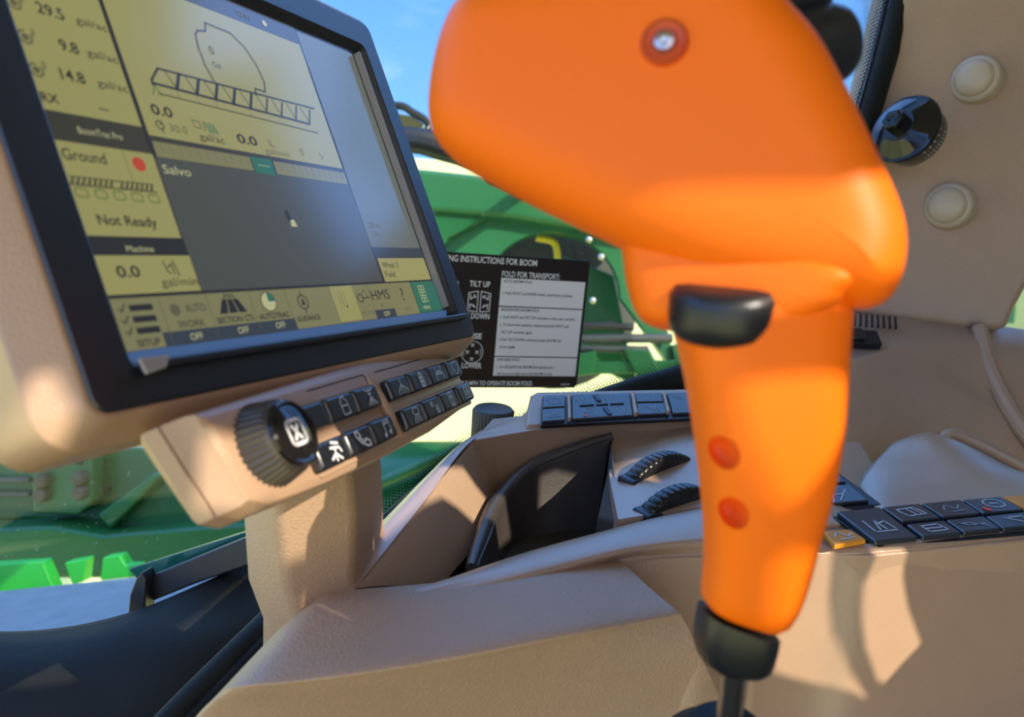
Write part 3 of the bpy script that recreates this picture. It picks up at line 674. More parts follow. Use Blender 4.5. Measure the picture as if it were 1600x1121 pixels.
tx, ty = X(831, 602); m.text(WIN, 'STOP OR SLOW BELOW 5 MPH TO OPERATE BOOM FOLD.'[-33:], tx, ty, .0048, .0945, k_, 0, .02, 'R', .12)
tx, ty = X(889, 602); m.text(WIN, 'N404674', tx, ty, .0022, .0105, k_, 0, .01, 'R')
# rocker and dial diagrams
m = MB()
sx, sy = X(748, 470)
for sg in (-1, 1):
    m.rib(WIN, [(sx + sg * .0016, sy - .0100), (sx + sg * .0118, sy - .0080), (sx + sg * .0118, sy + .0105), (sx + sg * .0016, sy + .0115)], .0009, k_, 0, True)
    for yy, d in ((-.004, 1), (.006, -1)):
        m.rib(WIN, [(sx + sg * .0040, sy + yy - .001 * d), (sx + sg * .0095, sy + yy + .0026 * d), (sx + sg * .0095, sy + yy - .0022 * d)], .0010, k_)
        m.rib(WIN, [(sx + sg * .0040, sy + yy + .001), (sx + sg * .0058, sy + yy - .002)], .0010, k_)
m.build('rocker_diagram', DECT, t, smooth=False, recalc=False); m = MB()
cx, cy = X(737, 550); R_ = .0118
m.rib(WIN, circ(cx, cy, R_, 32), .0007, k_, 0, True)
for dx, dy in ((0, -.0075), (0, .0075), (-.0052, 0), (.0052, 0)):
    m.rib(WIN, [(cx + dx - .0018, cy + dy - .001), (cx + dx + .0018, cy + dy - .001)], .0008, k_); m.rib(WIN, [(cx + dx - .0012, cy + dy + .0016), (cx + dx, cy + dy - .001), (cx + dx + .0012, cy + dy + .0016)], .0008, k_)
for sg in (-1, 1): m.rib(WIN, [(cx + sg * .0088, cy - .0035), (cx + sg * .0096, cy), (cx + sg * .0088, cy + .0035)], .0006, k_)
m.build('dial_diagram', DECT, t, smooth=False, recalc=False)
rowsT = [(0, 'AUTO BOOM FOLD', .004, .044, .032, .0), (0, '1. Push FOOT and RAISE switch until boom is folded.', .004, .017, .080, .0),
         (1, 'SEQUENTIAL BOOM FOLD', .004, .0045, .043, 0), (1, '1. Push FOOT and TILT UP switches to fold outer sections.', .004, .0125, .086, 0),
         (1, '2. To fold inner sections, release and push FOOT and', .004, .0205, .079, 0), (1, 'TILT UP switches again.', .007, .0285, .036, 0),
         (1, '3. Push TILT DOWN switches to lower BOOM into', .004, .0365, .072, 0), (1, 'front cradle.', .007, .0445, .018, 0),
         (2, 'ONE SIDE FOLD', .004, .0045, .026, 0), (2, '1. Use SEQUENTIAL BOOM fold operation for', .004, .0125, .067, 0), (2, 'left hand and right hand side BOOM to fold.', .007, .0200, .064, 0)]
tops = [by0, d1, d2]; mbs = [MB(), MB(), MB()]
for k, s, dx, dy, w_, _ in rowsT:
    dy = .0045 if s == 'AUTO BOOM FOLD' else dy
    mbs[k].text(WIN, s, bx0 + dx * .6, tops[k] + dy, .0029, w_, k_, 0, .006, 'L', .1)
for mb, p_ in zip(mbs, tp): mb.build('panel_print', DECS, p_, smooth=False, recalc=False)

# ------------------------------------------------------------------ orange control lever
t = thing('control_lever', P(1150, 1075, .245), 'orange control lever with large paddle head and black roller in the foreground', 'lever')
# head: outline in the lever's own plane, bulging front and back
def hz(px): return .222 - .034 * (px - 680) / 740
hp = [(1150, -95), (960, -70), (800, -45), (722, -6), (692, 40), (674, 105), (667, 170), (676, 215), (712, 252), (800, 302), (900, 352), (1000, 398), (1090, 432), (1200, 455), (1300, 474), (1362, 480), (1402, 458), (1421, 400), (1416, 330), (1375, 235), (1330, 140), (1282, 52), (1236, 0), (1195, -60)]
hq0, hq1, hq2 = P(680, 200, .222), P(1420, 400, .188), P(1000, 0, .2075); hnn = (hq1 - hq0).cross(hq2 - hq0)
def onp(x, y): d = ray(x, y); return EYE + d * ((hq0 - EYE).dot(hnn) / d.dot(hnn))
ho = [onp(x, y) for x, y in hp]
ho = ho + [ho[0]]; ho = cr(ho, 96)[:-1]
hc = sum(ho, Vector()) / len(ho)
HN = ((ho[0] - ho[48]).cross(ho[24] - ho[72])).normalized()
if HN.dot(FW) > 0: HN = -HN
hin = []                            # the outline moved inward by 14 mm, kept smooth
for i, p in enumerate(ho):
    k = len(ho); tg = (ho[(i + 2) % k] - ho[i - 2]); inn = tg.cross(HN).normalized()
    if inn.dot(hc - p) < 0: inn = -inn
    hin.append(p + inn * .014)
for _ in range(24): hin = [(hin[i_ - 1] + hin[i_] * 2 + hin[(i_ + 1) % len(hin)]) / 4 for i_ in range(len(hin))]
def hring(s, n): return [p.lerp(q, s / .014) + HN * n for p, q in zip(ho, hin)]
m = MB()
m.rings([hring(.02, -.0185), hring(.0085, -.018), hring(.003, -.0155), hring(0, -.011), hring(0, -.003), hring(.0012, .003), hring(.0038, .0075), hring(.0085, .0112), hring(.0140, .0130)] + [[q.lerp(hc + HN * .0130, f_) + HN * (.0005 * (1 - (1 - f_) ** 2)) for q in hring(.0140, .0130)] for f_ in (.2, .4, .6, .8, .97)], 0)
head = m.build('head', ORG, t, ang=70, sub=1)
sft = RT * .0042 + UP * .0025
m = MB(); m.rings([[p + sft for p in r_] for r_ in (hring(.012, -.034), hring(.002, -.030), hring(.0, -.024), hring(.001, -.0175))], 0); m.build('back_shell', BLK, t, sub=1, ang=60)
# collar part of the head that holds the roller
npx = [(955, 352), (970, 395), (976, 440), (990, 486), (1012, 506), (1060, 516), (1130, 522), (1220, 516), (1300, 486), (1322, 462), (1330, 420), (1150, 340)]
no = [P(x, y, .2165 - .028 * (x - 960) / 370) for x, y in npx]; no = cr(no + [no[0]], 72)[:-1]
nc = sum(no, Vector()) / len(no)
def nring(s, n):
    return [p.lerp(nc, s) + HN * n for p in no]
m = MB(); m.rings([nring(.14, -.024), nring(.03, -.020), nring(0, -.012), nring(0, -.002), nring(.03, .004), nring(.09, .0075), nring(.2, .0095), nring(.4, .0102), nring(.65, .0106), nring(.95, .0107)], 0)
neck = m.build('roller_housing', ORG, t, ang=70, sub=1)
# grip
sec = [(455, 1040, 1322, .2045), (490, 1047, 1318, .205), (540, 1064, 1313, .2055), (620, 1081, 1309, .207), (700, 1093, 1301, .209), (780, 1102, 1286, .212), (850, 1106, 1267, .2155), (890, 1104, 1254, .218), (920, 1101, 1240, .220), (952, 1096, 1212, .2225)]
def sect(y, xl, xr, z, tilt, sc=1.0, k=48, dep=.017):
    a, b = P(xl, y, z), P(xr, y + tilt, z); c = (a + b) / 2; U_ = (b - a) / 2
    Nn = -FW; out = []
    for i in range(k):
        th = 2 * math.pi * i / k; ct, st = math.cos(th), math.sin(th); ex = 0.58
        out.append(c + U_ * sc * math.copysign(abs(ct) ** ex, ct) + Nn * dep * sc * math.copysign(abs(st) ** .72, st))
    return out
m = MB()
m.rings([sect(y, a, b, z, 0 if y < 850 else (y - 850) * .42, 1, 48, .0175 - .006 * max(0, (y - 700) / 285)) for y, a, b, z in sec])
grip = m.build('grip', ORG, t, ang=70, sub=1)
# thumb holes cut into the grip
cut = []
bpy.context.view_layer.update(); dg = bpy.context.evaluated_depsgraph_get()
for (x, y) in ((1130, 708), (1146, 803)):
    d_ = ray(x, y).normalized(); gi = t.location + grip.location
    ok_, c, nn_, _ = grip.evaluated_get(dg).ray_cast(EYE - gi, d_)
    c = c + gi
    mb = MB(); k_ = 24; prof = [(math.cos(math.pi * i / 12), max(.02, math.sin(math.pi * i / 12))) for i in range(13)]
    mb.rings([[c + FW * (h * .0090 - .0012) + (RT * math.cos(a) * .0037 + (UP + RT * -.18) * math.sin(a) * .0046) * r_ for a in [2 * math.pi * q / k_ for q in range(k_)]] for h, r_ in prof])
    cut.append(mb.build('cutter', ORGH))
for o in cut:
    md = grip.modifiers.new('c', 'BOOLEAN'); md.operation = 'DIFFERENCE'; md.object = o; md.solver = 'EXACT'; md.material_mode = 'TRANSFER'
bpy.context.view_layer.update()
dg = bpy.context.evaluated_depsgraph_get(); me2 = bpy.data.meshes.new_from_object(grip.evaluated_get(dg))
grip.modifiers.clear(); grip.data = me2
me2.polygons.foreach_set('use_smooth', [True] * len(me2.polygons)); me2.set_sharp_from_angle(angle=math.radians(45))
for o in cut: bpy.data.objects.remove(o)
# black roller
rc = P(1133, 458, .1975); ra = (UP * .90 - FW * .38 - RT * .05).normalized()
m = MB(); m.lathe(rc - ra * .006, ra, [(-.0050, .0095), (-.0048, .0128), (-.0030, .0143), (.0010, .0148), (.0060, .0144), (.0085, .0128), (.0090, .0095)], 56)
rl = m.build('thumb_roller', BLK, t, ang=70)
# screw in a recess
c = P(1043, 102, hz(1043)) + HN * .0142
m = MB(); m.lathe(c, HN, [(-.002, .0062), (.0004, .0060), (.0009, .0053), (.0004, .0046), (.0001, .0040), (.0001, .0002)], 36); m.build('screw_recess', ORGD, t, ang=50)
m = MB(); m.lathe(c, HN, [(-.003, .0031), (.0006, .0031), (.0016, .0024), (.0018, .0014), (.0009, .0012), (.0007, .0002)], 24); m.build('screw', STEEL, t, ang=40)
# black buttons on the far side of the head
for (x, y, z, rx) in ((1282, 74, .226, .0115), (1238, -6, .230, .0105)):
    c = P(x, y, z); m = MB()
    m.lathe(c, (HN * -.25 + RT * .8 + UP * .35), [(-.014, .0125), (.001, .0125), (.0055, .0112), (.008, .008), (.009, .0005)], 28); m.build('thumb_button', BLK, t, ang=60)
# collar and stalk
m = MB()
csec = [(950, 1095, 1211, .2230, 42), (975, 1090, 1208, .2240, 34), (1002, 1087, 1203, .2265, 24), (1024, 1092, 1197, .2285, 14), (1034, 1106, 1184, .230, 8)]
m.rings([sect(y, a, b, z, tl, 1, 40, .0118) for y, a, b, z, tl in csec]); m.build('collar', BLK, t, ang=60)
m = MB(); m.tube(cr([P(1148, 1030, .232), P(1144, 1080, .240), P(1136, 1150, .252), P(1130, 1260, .27)], 14), .0042, 14); m.build('stalk', STEEL, t)
m = MB(); m.lathe(P(1134, 1135, .262), UP * .9 - FW * .2, [(-.02, .022), (-.008, .0215), (-.004, .016), (0, .013), (.003, .0095)], 28); m.build('boot', RUB, t, ang=60)

# ------------------------------------------------------------------ armrest console
t = thing('armrest_console', Vector((.10, .42, .02)), 'tan armrest console with switch pad, thumbwheels and an open tray lined in black', 'console')
con = t
m = MB()
# left rim, its outer flank and the back deck
m.loft([[G(452, 968, -.03), G(492, 926, -.03), G(600, 812, -.03), G(706, 706, -.03), G(765, 665, -.03)],
        [G(470, 960, -.009), G(512, 915, -.006), G(612, 804, -.005), G(712, 700, -.005), G(775, 660, -.005)],
        [G(490, 945, -.004), G(530, 905, -.001), G(630, 795, 0), G(722, 694, 0), G(790, 656, 0)],
        [G(530, 945, -.004), G(557, 917, -.001), G(662, 785, 0), G(744, 684, 0), G(830, 670, 0)]], 30, 10, 0, .16)
m.deck([(742, 688, 0), (745, 683, 0), (770, 655, 0), (815, 650, 0), (826, 640, 0), (1130, 612, 0), (1140, 648, 0), (1080, 654, 0), (960, 661, 0), (835, 672, 0)], .16)
m.build('deck_rim', SATIN, t, bevel=.0022, ang=50)
# raised switch pad at the back
m = MB()
pad = [(829, 616, .012), (838, 612, .012), (1130, 606, .014), (1140, 646, .004), (1080, 649, .004), (960, 655, .003), (820, 667, .002), (823, 640, .007)]
m.deck(pad, .02); m.build('pad_base', SATIN, t, bevel=.003, ang=50)
PF = Fr(G(845, 660, .0062), G(1080, 647, .0072) - G(845, 660, .0062), G(845, 660, .0062) - G(848, 623, .0130))
if PF.N.z < 0: PF.N = -PF.N
def pq(px, py): return PF.at(px, py)
m = MB(); m.slab(PF, [pq(847, 622), pq(1100, 617), pq(1102, 655), pq(960, 661), pq(845, 667)], -.002, .001); m.build('pad_well', BLK, t, bevel=.0006)
def pbtn(quad, icon, n1=.0035, label=None):
    m = MB(); a = [pq(*q) for q in quad]; m.slab(PF, a, 0, n1)
    b = m.build('pad_button', BTN2, t, bevel=.0009); mm_ = MB()
    cx = sum(p[0] for p in a) / 4; cy = sum(p[1] for p in a) / 4; w_ = (a[1][0] - a[0][0]); h_ = abs(a[3][1] - a[0][1])
    for st in icon: mm_.rib(PF, [(cx + x * w_, cy + y * h_) for x, y in st], .0007, n1 + .0003)
    if icon: mm_.build('icon', ICONF, b, smooth=False, recalc=False)
    return b, a
BTN2 = mat('slate_button', (0.024, 0.028, 0.036), 0.30, spec=1.0)
ov = [(.3 * math.cos(i * .5236), .22 * math.sin(i * .5236)) for i in range(13)]
def gl(x, y): return [[(x - .07, y - .05), (x - .09, y), (x - .07, y + .05)], [(x, y - .08), (x, y + .08)], [(x + .05, y - .05), (x + .08, y), (x + .05, y + .05)], [(x - .12, y - .12), (x - .08, y - .14)]]
pbtn([(848, 624), (883, 623), (882, 641), (847, 643)], [[(-.25, .2), (-.25, -.2), (.25, -.2), (.25, .2), (-.25, .2)]])
pbtn([(847, 645), (882, 643), (882, 662), (846, 665)], [[(-.3, .2), (.25, -.2)], [(-.25, .25), (.3, .15)], [(-.1, -.2), (.2, .25)]])
b, a = pbtn([(892, 622), (983, 619.5), (988, 655), (893, 661)], gl(-.27, -.27) + gl(.22, -.27) + gl(.27, .25) + [[(-.28 + .09 * math.cos(i * .5236), .25 + .16 * math.sin(i * .5236)) for i in range(13)], [(-.31, .28), (-.25, .22)]])
cx = sum(p[0] for p in a) / 4; cy = sum(p[1] for p in a) / 4; w_ = a[1][0] - a[0][0]; h_ = abs(a[3][1] - a[0][1])
m = MB()
for x0_, y0_, x1_, y1_ in ((-.37, -.03, -.14, .02), (.14, -.03, .37, .02), (-.1, -.02, .1, .02), (-.035, -.40, .035, -.14), (-.035, .14, .035, .42)):
    m.slab(PF, [(cx + x0_ * w_, cy + y0_ * h_), (cx + x1_ * w_, cy + y0_ * h_), (cx + x1_ * w_, cy + y1_ * h_), (cx + x0_ * w_, cy + y1_ * h_)], .003, .0044)
m.build('guide_ridge', BLK, b, bevel=.0002)
m = MB(); m.flat(PF, circ(cx - .40 * w_, cy + .40 * h_, .0016, 10), .0039); m.build('indicator', RED, b, smooth=False)
pbtn([(991, 620), (1031, 619), (1036, 633), (993, 634)], [[(-.15, .25), (.2, -.25)]])
pbtn([(994, 636), (1037, 635), (1041, 652), (996, 654)], [[(-.25, -.3), (.05, .1), (.05, .35)], [(.05, .1), (.25, -.3)], [(.2, -.1), (.2, .4)]])
pbtn([(1041, 619), (1098, 617.5), (1100, 650), (1050, 652)], gl(-.1, -.25) + [[(-.2, .3), (.2, .15)]])
for q in (((885, 622), (890, 622), (892, 662), (886, 663)), ((984, 619), (989, 619), (996, 654), (989, 655)), ((1033, 619), (1037, 619), (1046, 651), (1040, 652))):
    m = MB(); m.slab(PF, [pq(*p) for p in q], .001, .0055); m.build('pad_divider', TAN, t, bevel=.0012)
# dial peeking over the back corner
m = MB(); dc = G(769, 672, -.017)
ring = []
for h, r_, rb in ((-.012, .0165, 1), (.0165, .0165, 1), (.0185, .0155, 0), (.019, .013, 0)):
    ring.append([dc + Vector((math.cos(a), math.sin(a), 0)) * (r_ + (.0007 * math.cos(a * 36) if rb else 0)) + Vector((0, 0, h)) for a in [2 * math.pi * i / 144 for i in range(144)]])
m.rings(ring); m.build('dial', KNUR, t, ang=60)
# tray: sloping left wall, back wall, floor
m = MB()
m.loft([[G(551, 920, -.0005), G(660, 785, -.0005), G(743.5, 684, -.0005)], [G(600, 916, -.012), G(690, 806, -.014), G(752, 716, -.014)], [G(690, 915, -.042), G(742, 850, -.046), G(778, 772, -.046)]], 20, 10)
m.loft([[G(743.5, 684, -.0005), G(835, 672, -.001), G(960, 662, -.001), G(1085, 654, -.001)], [G(752, 716, -.014), G(838, 690, -.012), G(960, 682, -.012), G(1085, 664, -.006)], [G(778, 772, -.046), G(850, 725, -.040), G(960, 715, -.030), G(1090, 690, -.010)]], 24, 10)
m.build('tray_wall', TANR, t, ang=60, weld=.0008)
# black liner: curved well wall and floor
top = [G(735, 889, -.030), G(748, 850, -.034), G(775, 787, -.036), G(828, 733, -.026), G(895, 703, -.015), G(956, 683, -.007)]
tc_ = cr(top, 40); bot = [p - Vector((0, 0, .085)) for p in tc_]
inn = [p + (G(880, 830, -.03) - p).normalized() * .006 for p in tc_]
m = MB(); m.rings([[p - Vector((0, 0, .09)) for p in tc_], tc_, inn, [q.lerp(G(880, 840, -.03), .12) - Vector((0, 0, .06)) for q in inn], [q.lerp(G(880, 840, -.03), .25) - Vector((0, 0, .075)) for q in inn]], 0, cap=False, closed=False)
m.build('tray_liner', LINER, t, thick=.002, ang=50, bevel=.0012)
m = MB(); m.prism([G(690, 930, -.075), G(1000, 880, -.075), G(985, 760, -.075), G(820, 760, -.075)], [G(690, 930, -.085), G(1000, 880, -.085), G(985, 760, -.085), G(820, 760, -.085)]); m.build('tray_floor', LINER, t)
le = [G(955, 684, -.008), G(949, 738, -.015), G(944, 760, -.018), G(934, 808, -.024), G(968, 816, -.014), G(961, 742, -.007)]
m = MB(); m.prism(le, [p - Vector((0, 0, .07)) for p in le]); m.build('liner_end', LINER, t, bevel=.002)
m = MB(); m.tube([p + Vector((0, 0, .0005)) for p in tc_], [.0030 + .0022 * math.sin(math.pi * i_ / 40) for i_ in range(41)], 12); m.build('liner_lip', LINER, t, ang=80)
# thumbwheel plate with soft ridges
m = MB()
m.loft([[G(957, 664, -.003), G(1010, 658, -.002), G(1080, 653, -.002), G(1150, 650, -.002)],
        [G(955, 692, -.012), G(1010, 676, -.009), G(1075, 664, -.006), G(1150, 662, -.004)],
        [G(952, 726, -.016), G(1000, 700, -.012), G(1060, 678, -.006), G(1150, 676, -.002)],
        [G(952, 742, -.010), G(1000, 718, -.005), G(1070, 694, -.003), G(1150, 690, -.003)],
        [G(958, 775, -.008), G(1010, 755, -.004), G(1080, 735, -.003), G(1150, 725, -.003)],
        [G(966, 812, -.006), G(1010, 805, -.004), G(1080, 795, -.003), G(1150, 785, -.003)]], 24, 24, 0, .05)
m.build('thumbwheel_plate', SATIN, t, ang=80)
def thumbwheel(a, b, h, th, slot=True):
    A, B = G(*a, h), G(*b, h); d = (B - A); d.z = 0; L = d.length; d.normalize(); pr_ = .0105; R_ = ((L * .46) ** 2 + pr_ ** 2) / (2 * pr_); c = (A + B) / 2 - Vector((0, 0, R_ - pr_))
    axw = d.cross(Vector((0, 0, 1))).normalized()
    m = MB(); rs = []
    nr_ = int(R_ / .0009); N_ = nr_ * 6
    for off_, dr, rb in ((-th / 2, -.0030, 0), (-th / 2 + .0012, -.0006, 1), (-th / 4, .0, 1), (th / 4, 0, 1), (th / 2 - .0012, -.0006, 1), (th / 2, -.0030, 0)):
        rs.append([c + axw * off_ + (d * math.cos(q) + Vector((0, 0, 1)) * math.sin(q)) * (R_ + dr - (.0011 * max(0, math.cos(q * nr_)) ** 3 if rb else 0)) for q in [2 * math.pi * i / N_ for i in range(N_)]])
    m.rings(rs); w = m.build('thumbwheel', GLOSSW, con, ang=50)
    m = MB(); e_ = L * .50; hw = th * .6
    q = [c + d * sx * e_ + axw * sy * hw for sx, sy in ((-1, -1), (1, -1), (1, 1), (-1, 1))]
    z0 = (A.z + B.z) / 2
    q = [Vector((p.x, p.y, A.z + (B.z - A.z) * (0.5 + (p - c).dot(d) / L) + .0007)) for p in q]
    m.prism(q, [p - Vector((0, 0, .012)) for p in q]); m.build('wheel_slot', BLK, con, bevel=.0015)
GLOSSW = mat('wheel_black', (0.014, 0.013, 0.013), 0.2)
thumbwheel((977, 750), (1079, 714), -.004, .012)
thumbwheel((1000, 802), (1112, 768), -.004, .012)
# front lip: smooth light catching band, then the hand rest sloping towards the seat
m = MB()
m.loft([[G(690, 912, -.012), G(760, 888, -.012), G(840, 866, -.012), G(960, 832, -.012), G(1040, 812, -.012), G(1150, 790, -.012)],
        [G(695, 906, -.001), G(765, 882, .000), G(840, 858, .001), G(960, 826, .002), G(1040, 806, .002), G(1150, 784, .002)],
        [G(640, 925, .001), G(770, 892, .004), G(860, 868, .005), G(970, 842, .006), G(1050, 824, .006), G(1150, 806, .006)],
        [G(600, 945, .000), G(760, 915, .003), G(860, 890, .004), G(970, 863, .005), G(1050, 850, .005), G(1150, 840, .005)],
        [G(560, 965, -.004), G(740, 935, -.002), G(860, 905, -.002), G(968, 874, -.002), G(1050, 866, -.002), G(1150, 862, -.002)]], 30, 20)
m.build('front_lip', SATIN, t, ang=80)
m = MB()
a = [G(940, 880, -.004), G(1000, 868, -.003), G(1060, 863, -.003), G(1200, 860, -.003), G(1300, 856, -.003)]
rows = [a, [p + Vector((0, .0, -.004)) - Vector((0, .002, 0)) for p in a], [p + Vector((0, -.004, -.05)) for p in a], [p + Vector((0, -.02, -.14)) for p in a]]
m.loft(rows, 20, 16); m.build('recess_wall', TANR, t, thick=.003)
m = MB(); s_ = [G(940, 878, -.020), G(1060, 868, -.020), G(1300, 860, -.020)]
m = MB()
m.loft([[G(474, 944, -.03), G(502, 930, -.004), G(553, 922, -.001), G(700, 909, -.001), G(840, 886, -.002), G(962, 874, -.005)],
        [G(452, 967, -.03), G(480, 952, -.004), G(540, 945, .001), G(700, 926, .003), G(850, 900, .003), G(975, 882, -.002)],
        [G(405, 1016, -.03), G(434, 1001, -.004), G(520, 992, .001), G(700, 970, .004), G(880, 935, .004), G(1022, 925, .000)],
        [G(345, 1080, -.03), G(374, 1064, -.004), G(497, 1052, .001), G(690, 1025, .003), G(880, 988, .003), G(1058, 955, .000)],
        [G(328, 1098, -.034), G(357, 1082, -.008), G(490, 1072, -.004), G(690, 1044, -.003), G(885, 1006, -.003), G(1070, 972, -.005)],
        [G(302, 1128, -.047), G(328, 1112, -.024), G(482, 1107, -.021), G(690, 1080, -.019), G(900, 1045, -.020), G(1094, 1022, -.020)],
        [G(258, 1186, -.080), G(288, 1170, -.054), G(475, 1168, -.051), G(690, 1145, -.050), G(920, 1115, -.050), G(1124, 1092, -.048)],
        [G(200, 1262, -.130), G(235, 1250, -.100), G(465, 1250, -.092), G(690, 1230, -.09), G(940, 1210, -.09), G(1160, 1190, -.09)]], 40, 42, 0, .10)
m.build('hand_rest', TANR, t, bevel=.004, ang=60)
# right pod: front panel, top plate, switch row
m = MB()
tp_ = [G(1180, 872, -.004), G(1290, 868, -.003), G(1370, 866, .0), G(1500, 853, .0), G(1640, 838, .0), G(1760, 825, .0)]
m.loft([[p + Vector((0, .004, .0045)) for p in tp_], [p + Vector((0, -.001, .003)) for p in tp_], [p + Vector((0, -.003, -.004)) for p in tp_], [p + Vector((0, -.010, -.05)) for p in tp_], [p + Vector((0, -.022, -.11)) for p in tp_], [p + Vector((0, -.060, -.150)) for p in tp_], [p + Vector((0, -.16, -.165)) for p in tp_]], 26, 30)
m.build('front_panel', TAN, t, thick=.003, ang=80)
m = MB()
m.deck([(1268, 806, -.002), (1310, 800, .002), (1640, 775, .002), (1680, 838, .002), (1360, 868, .002), (1270, 866, -.003)], .03); m.build('right_plate', TAN, t, bevel=.002)
QF = Fr(G(1310, 812, .003), G(1600, 786, .003) - G(1310, 812, .003), G(1365, 862, .003) - G(1310, 812, .003))
if QF.N.z < 0: QF.N = -QF.N
def qq(px, py): return QF.at(px, py)
m = MB(); m.slab(QF, [qq(1300, 810), qq(1560, 786), qq(1640, 780), qq(1680, 832), qq(1600, 838), qq(1372, 858), qq(1352, 846)], 0, .0012); m.build('row_bezel', BLK, t, bevel=.0008)
def qbtn(quad, icon, ma=None, im=ICON):
    a = [qq(*q) for q in quad]; m = MB(); m.slab(QF, a, .001, .0042); b = m.build('row_button', ma or BTN2, t, bevel=.001)
    cx = sum(p[0] for p in a) / 4; cy = sum(p[1] for p in a) / 4
    U_ = ((a[1][0] - a[0][0] + a[2][0] - a[3][0]) / 2, (a[1][1] - a[0][1] + a[2][1] - a[3][1]) / 2); V_ = ((a[3][0] - a[0][0] + a[2][0] - a[1][0]) / 2, (a[3][1] - a[0][1] + a[2][1] - a[1][1]) / 2)
    m = MB()
    for st in icon: m.rib(QF, [(cx + x * U_[0] + y * V_[0], cy + x * U_[1] + y * V_[1]) for x, y in st], .0011, .0045)
    if icon: m.build('icon', im, b, smooth=False, recalc=False)
    return b
qbtn([(1306, 809), (1372, 802), (1432, 850), (1366, 857)], [[(-.25, -.1), (-.25, .25), (.25, .25)], [(-.1, .2), (.0, -.1), (.05, .2)], [(.05, .0), (.2, -.05), (.25, .2)]])
qbtn([(1376, 802), (1434, 796), (1468, 819), (1408, 825)], [[(-.3, -.2), (.2, -.25), (.3, .2), (-.2, .25), (-.3, -.2)], [(-.05, -.2), (.05, .22)], [(.1, -.2), (.2, .2)]])
qbtn([(1414, 829), (1472, 823), (1500, 843), (1440, 849)], [[(-.25, -.2), (.2, -.25), (.3, .2), (-.2, .25), (-.25, -.2)], [(-.2, .0), (.25, .0)]])
qbtn([(1438, 796), (1498, 790), (1530, 812), (1472, 818)], [[(-.25, .1), (-.1, -.2), (.1, .1), (.25, -.15)], [(-.1, .25), (.2, .2)]], None, ICONF)
qbtn([(1476, 822), (1534, 816), (1562, 836), (1504, 842)], [[(-.35, -.1), (-.1, .1), (.3, .05)], [(-.35, -.1), (-.1, -.1), (.3, .25)]], None, ICONF)
qb = qbtn([(1502, 790), (1560, 785), (1598, 806), (1534, 812)], [[(.05 + .25 * math.cos(i * .7854), -.05 + .3 * math.sin(i * .7854)) for i in range(9)], [(-.05, -.05), (.15, -.05)]])
m = MB(); ux, uy = qq(1540, 806); m.flat(QF, circ(ux, uy, .0028, 12), .0047); m.build('indicator', RED, qb, smooth=False)
qbtn([(1538, 816), (1602, 809), (1640, 828), (1566, 836)], [[(-.2, -.2), (.1, .25), (.2, -.1)], [(-.1, -.2), (.2, -.2)]])
qbtn([(1564, 785), (1640, 778), (1680, 800), (1602, 805)], [], AMB)
o = qbtn([(1284, 840), (1326, 837), (1352, 854), (1302, 863)], [[(-.3, .0), (-.1, -.3), (.1, .1), (.3, -.1)], [(-.2, .25), (.25, .2)]], AMB, ICON)
qbtn([(1275, 812), (1292, 811), (1312, 829), (1278, 833)], [], TAN)
# smooth dome cover behind the switch row, side switch bank, and rail
m = MB()
dz = lambda px, py, z: P(px, py, z)
r0 = [dz(1338, 758, .560), dz(1385, 803, .500), dz(1480, 797, .495), dz(1570, 790, .49), dz(1700, 780, .48)]
r1 = [dz(1352, 738, .568), dz(1405, 760, .535), dz(1490, 755, .53), dz(1580, 755, .52), dz(1700, 755, .51)]
r2 = [dz(1376, 712, .585), dz(1425, 715, .57), dz(1500, 720, .56), dz(1590, 738, .55), dz(1700, 750, .54)]
r3 = [dz(1402, 689, .605), dz(1445, 677, .60), dz(1500, 692, .595), dz(1590, 736, .585), dz(1700, 775, .575)]
r4 = [dz(1420, 700, .625), dz(1455, 690, .625), dz(1510, 705, .62), dz(1600, 750, .61), dz(1700, 790, .60)]
r5 = [dz(1420, 740, .64), dz(1470, 735, .65), dz(1520, 750, .645), dz(1600, 790, .63), dz(1700, 830, .62)]
m.loft([r0, r1, r2, r3, r4, r5], 30, 26); m.build('dome_cover', SATIN, t, thick=.003, ang=80)
m = MB(); m.prism([G(1180, 690, -.02), G(1345, 690, -.02), G(1420, 805, -.02), G(1280, 812, -.02), G(1180, 812, -.02)], [p - Vector((0, 0, .06)) for p in [G(1180, 690, -.02), G(1345, 690, -.02), G(1420, 805, -.02), G(1280, 812, -.02), G(1180, 812, -.02)]]); m.build('side_ledge', TAN, t, bevel=.003)
BF = Fr(P(1295, 765, .545), P(1370, 788, .515) - P(1298, 738, .56), P(1290, 800, .53) - P(1298, 745, .56))
def bq(*q): return BF.at(*q)
m = MB(); m.slab(BF, [bq(1270, 728), bq(1302, 731), bq(1382, 790), bq(1270, 800)], -.012, 0); m.build('side_bank', BLK, t, bevel=.002)
for quad, ic in (([(1272, 736), (1300, 738), (1322, 758), (1275, 760)], [[(-.2, .1), (.2, -.1)]]), ([(1276, 764), (1328, 762), (1358, 787), (1280, 794)], [[(.0, -.2), (.25, .1)], [(-.05, .1), (.2, .25)], [(.1, -.1), (-.05, .2)]])):
    a = [bq(*q) for q in quad]; m = MB(); m.slab(BF, a, 0, .003); b = m.build('bank_button', BTN2, t, bevel=.0008)
    cx = sum(p[0] for p in a) / 4; cy = sum(p[1] for p in a) / 4; m = MB()
    for st in ic: m.rib(BF, [(cx + x * .03, cy + y * .03) for x, y in st], .001, .0034)
    m.build('icon', ICON, b, smooth=False, recalc=False)
m = MB(); m.tube(cr([P(1470, 690, .72), P(1488, 678, .72), P(1530, 694, .715), P(1600, 730, .70), P(1700, 782, .68)], 30), .0052, 12); m.build('side_rail', TAN, t)
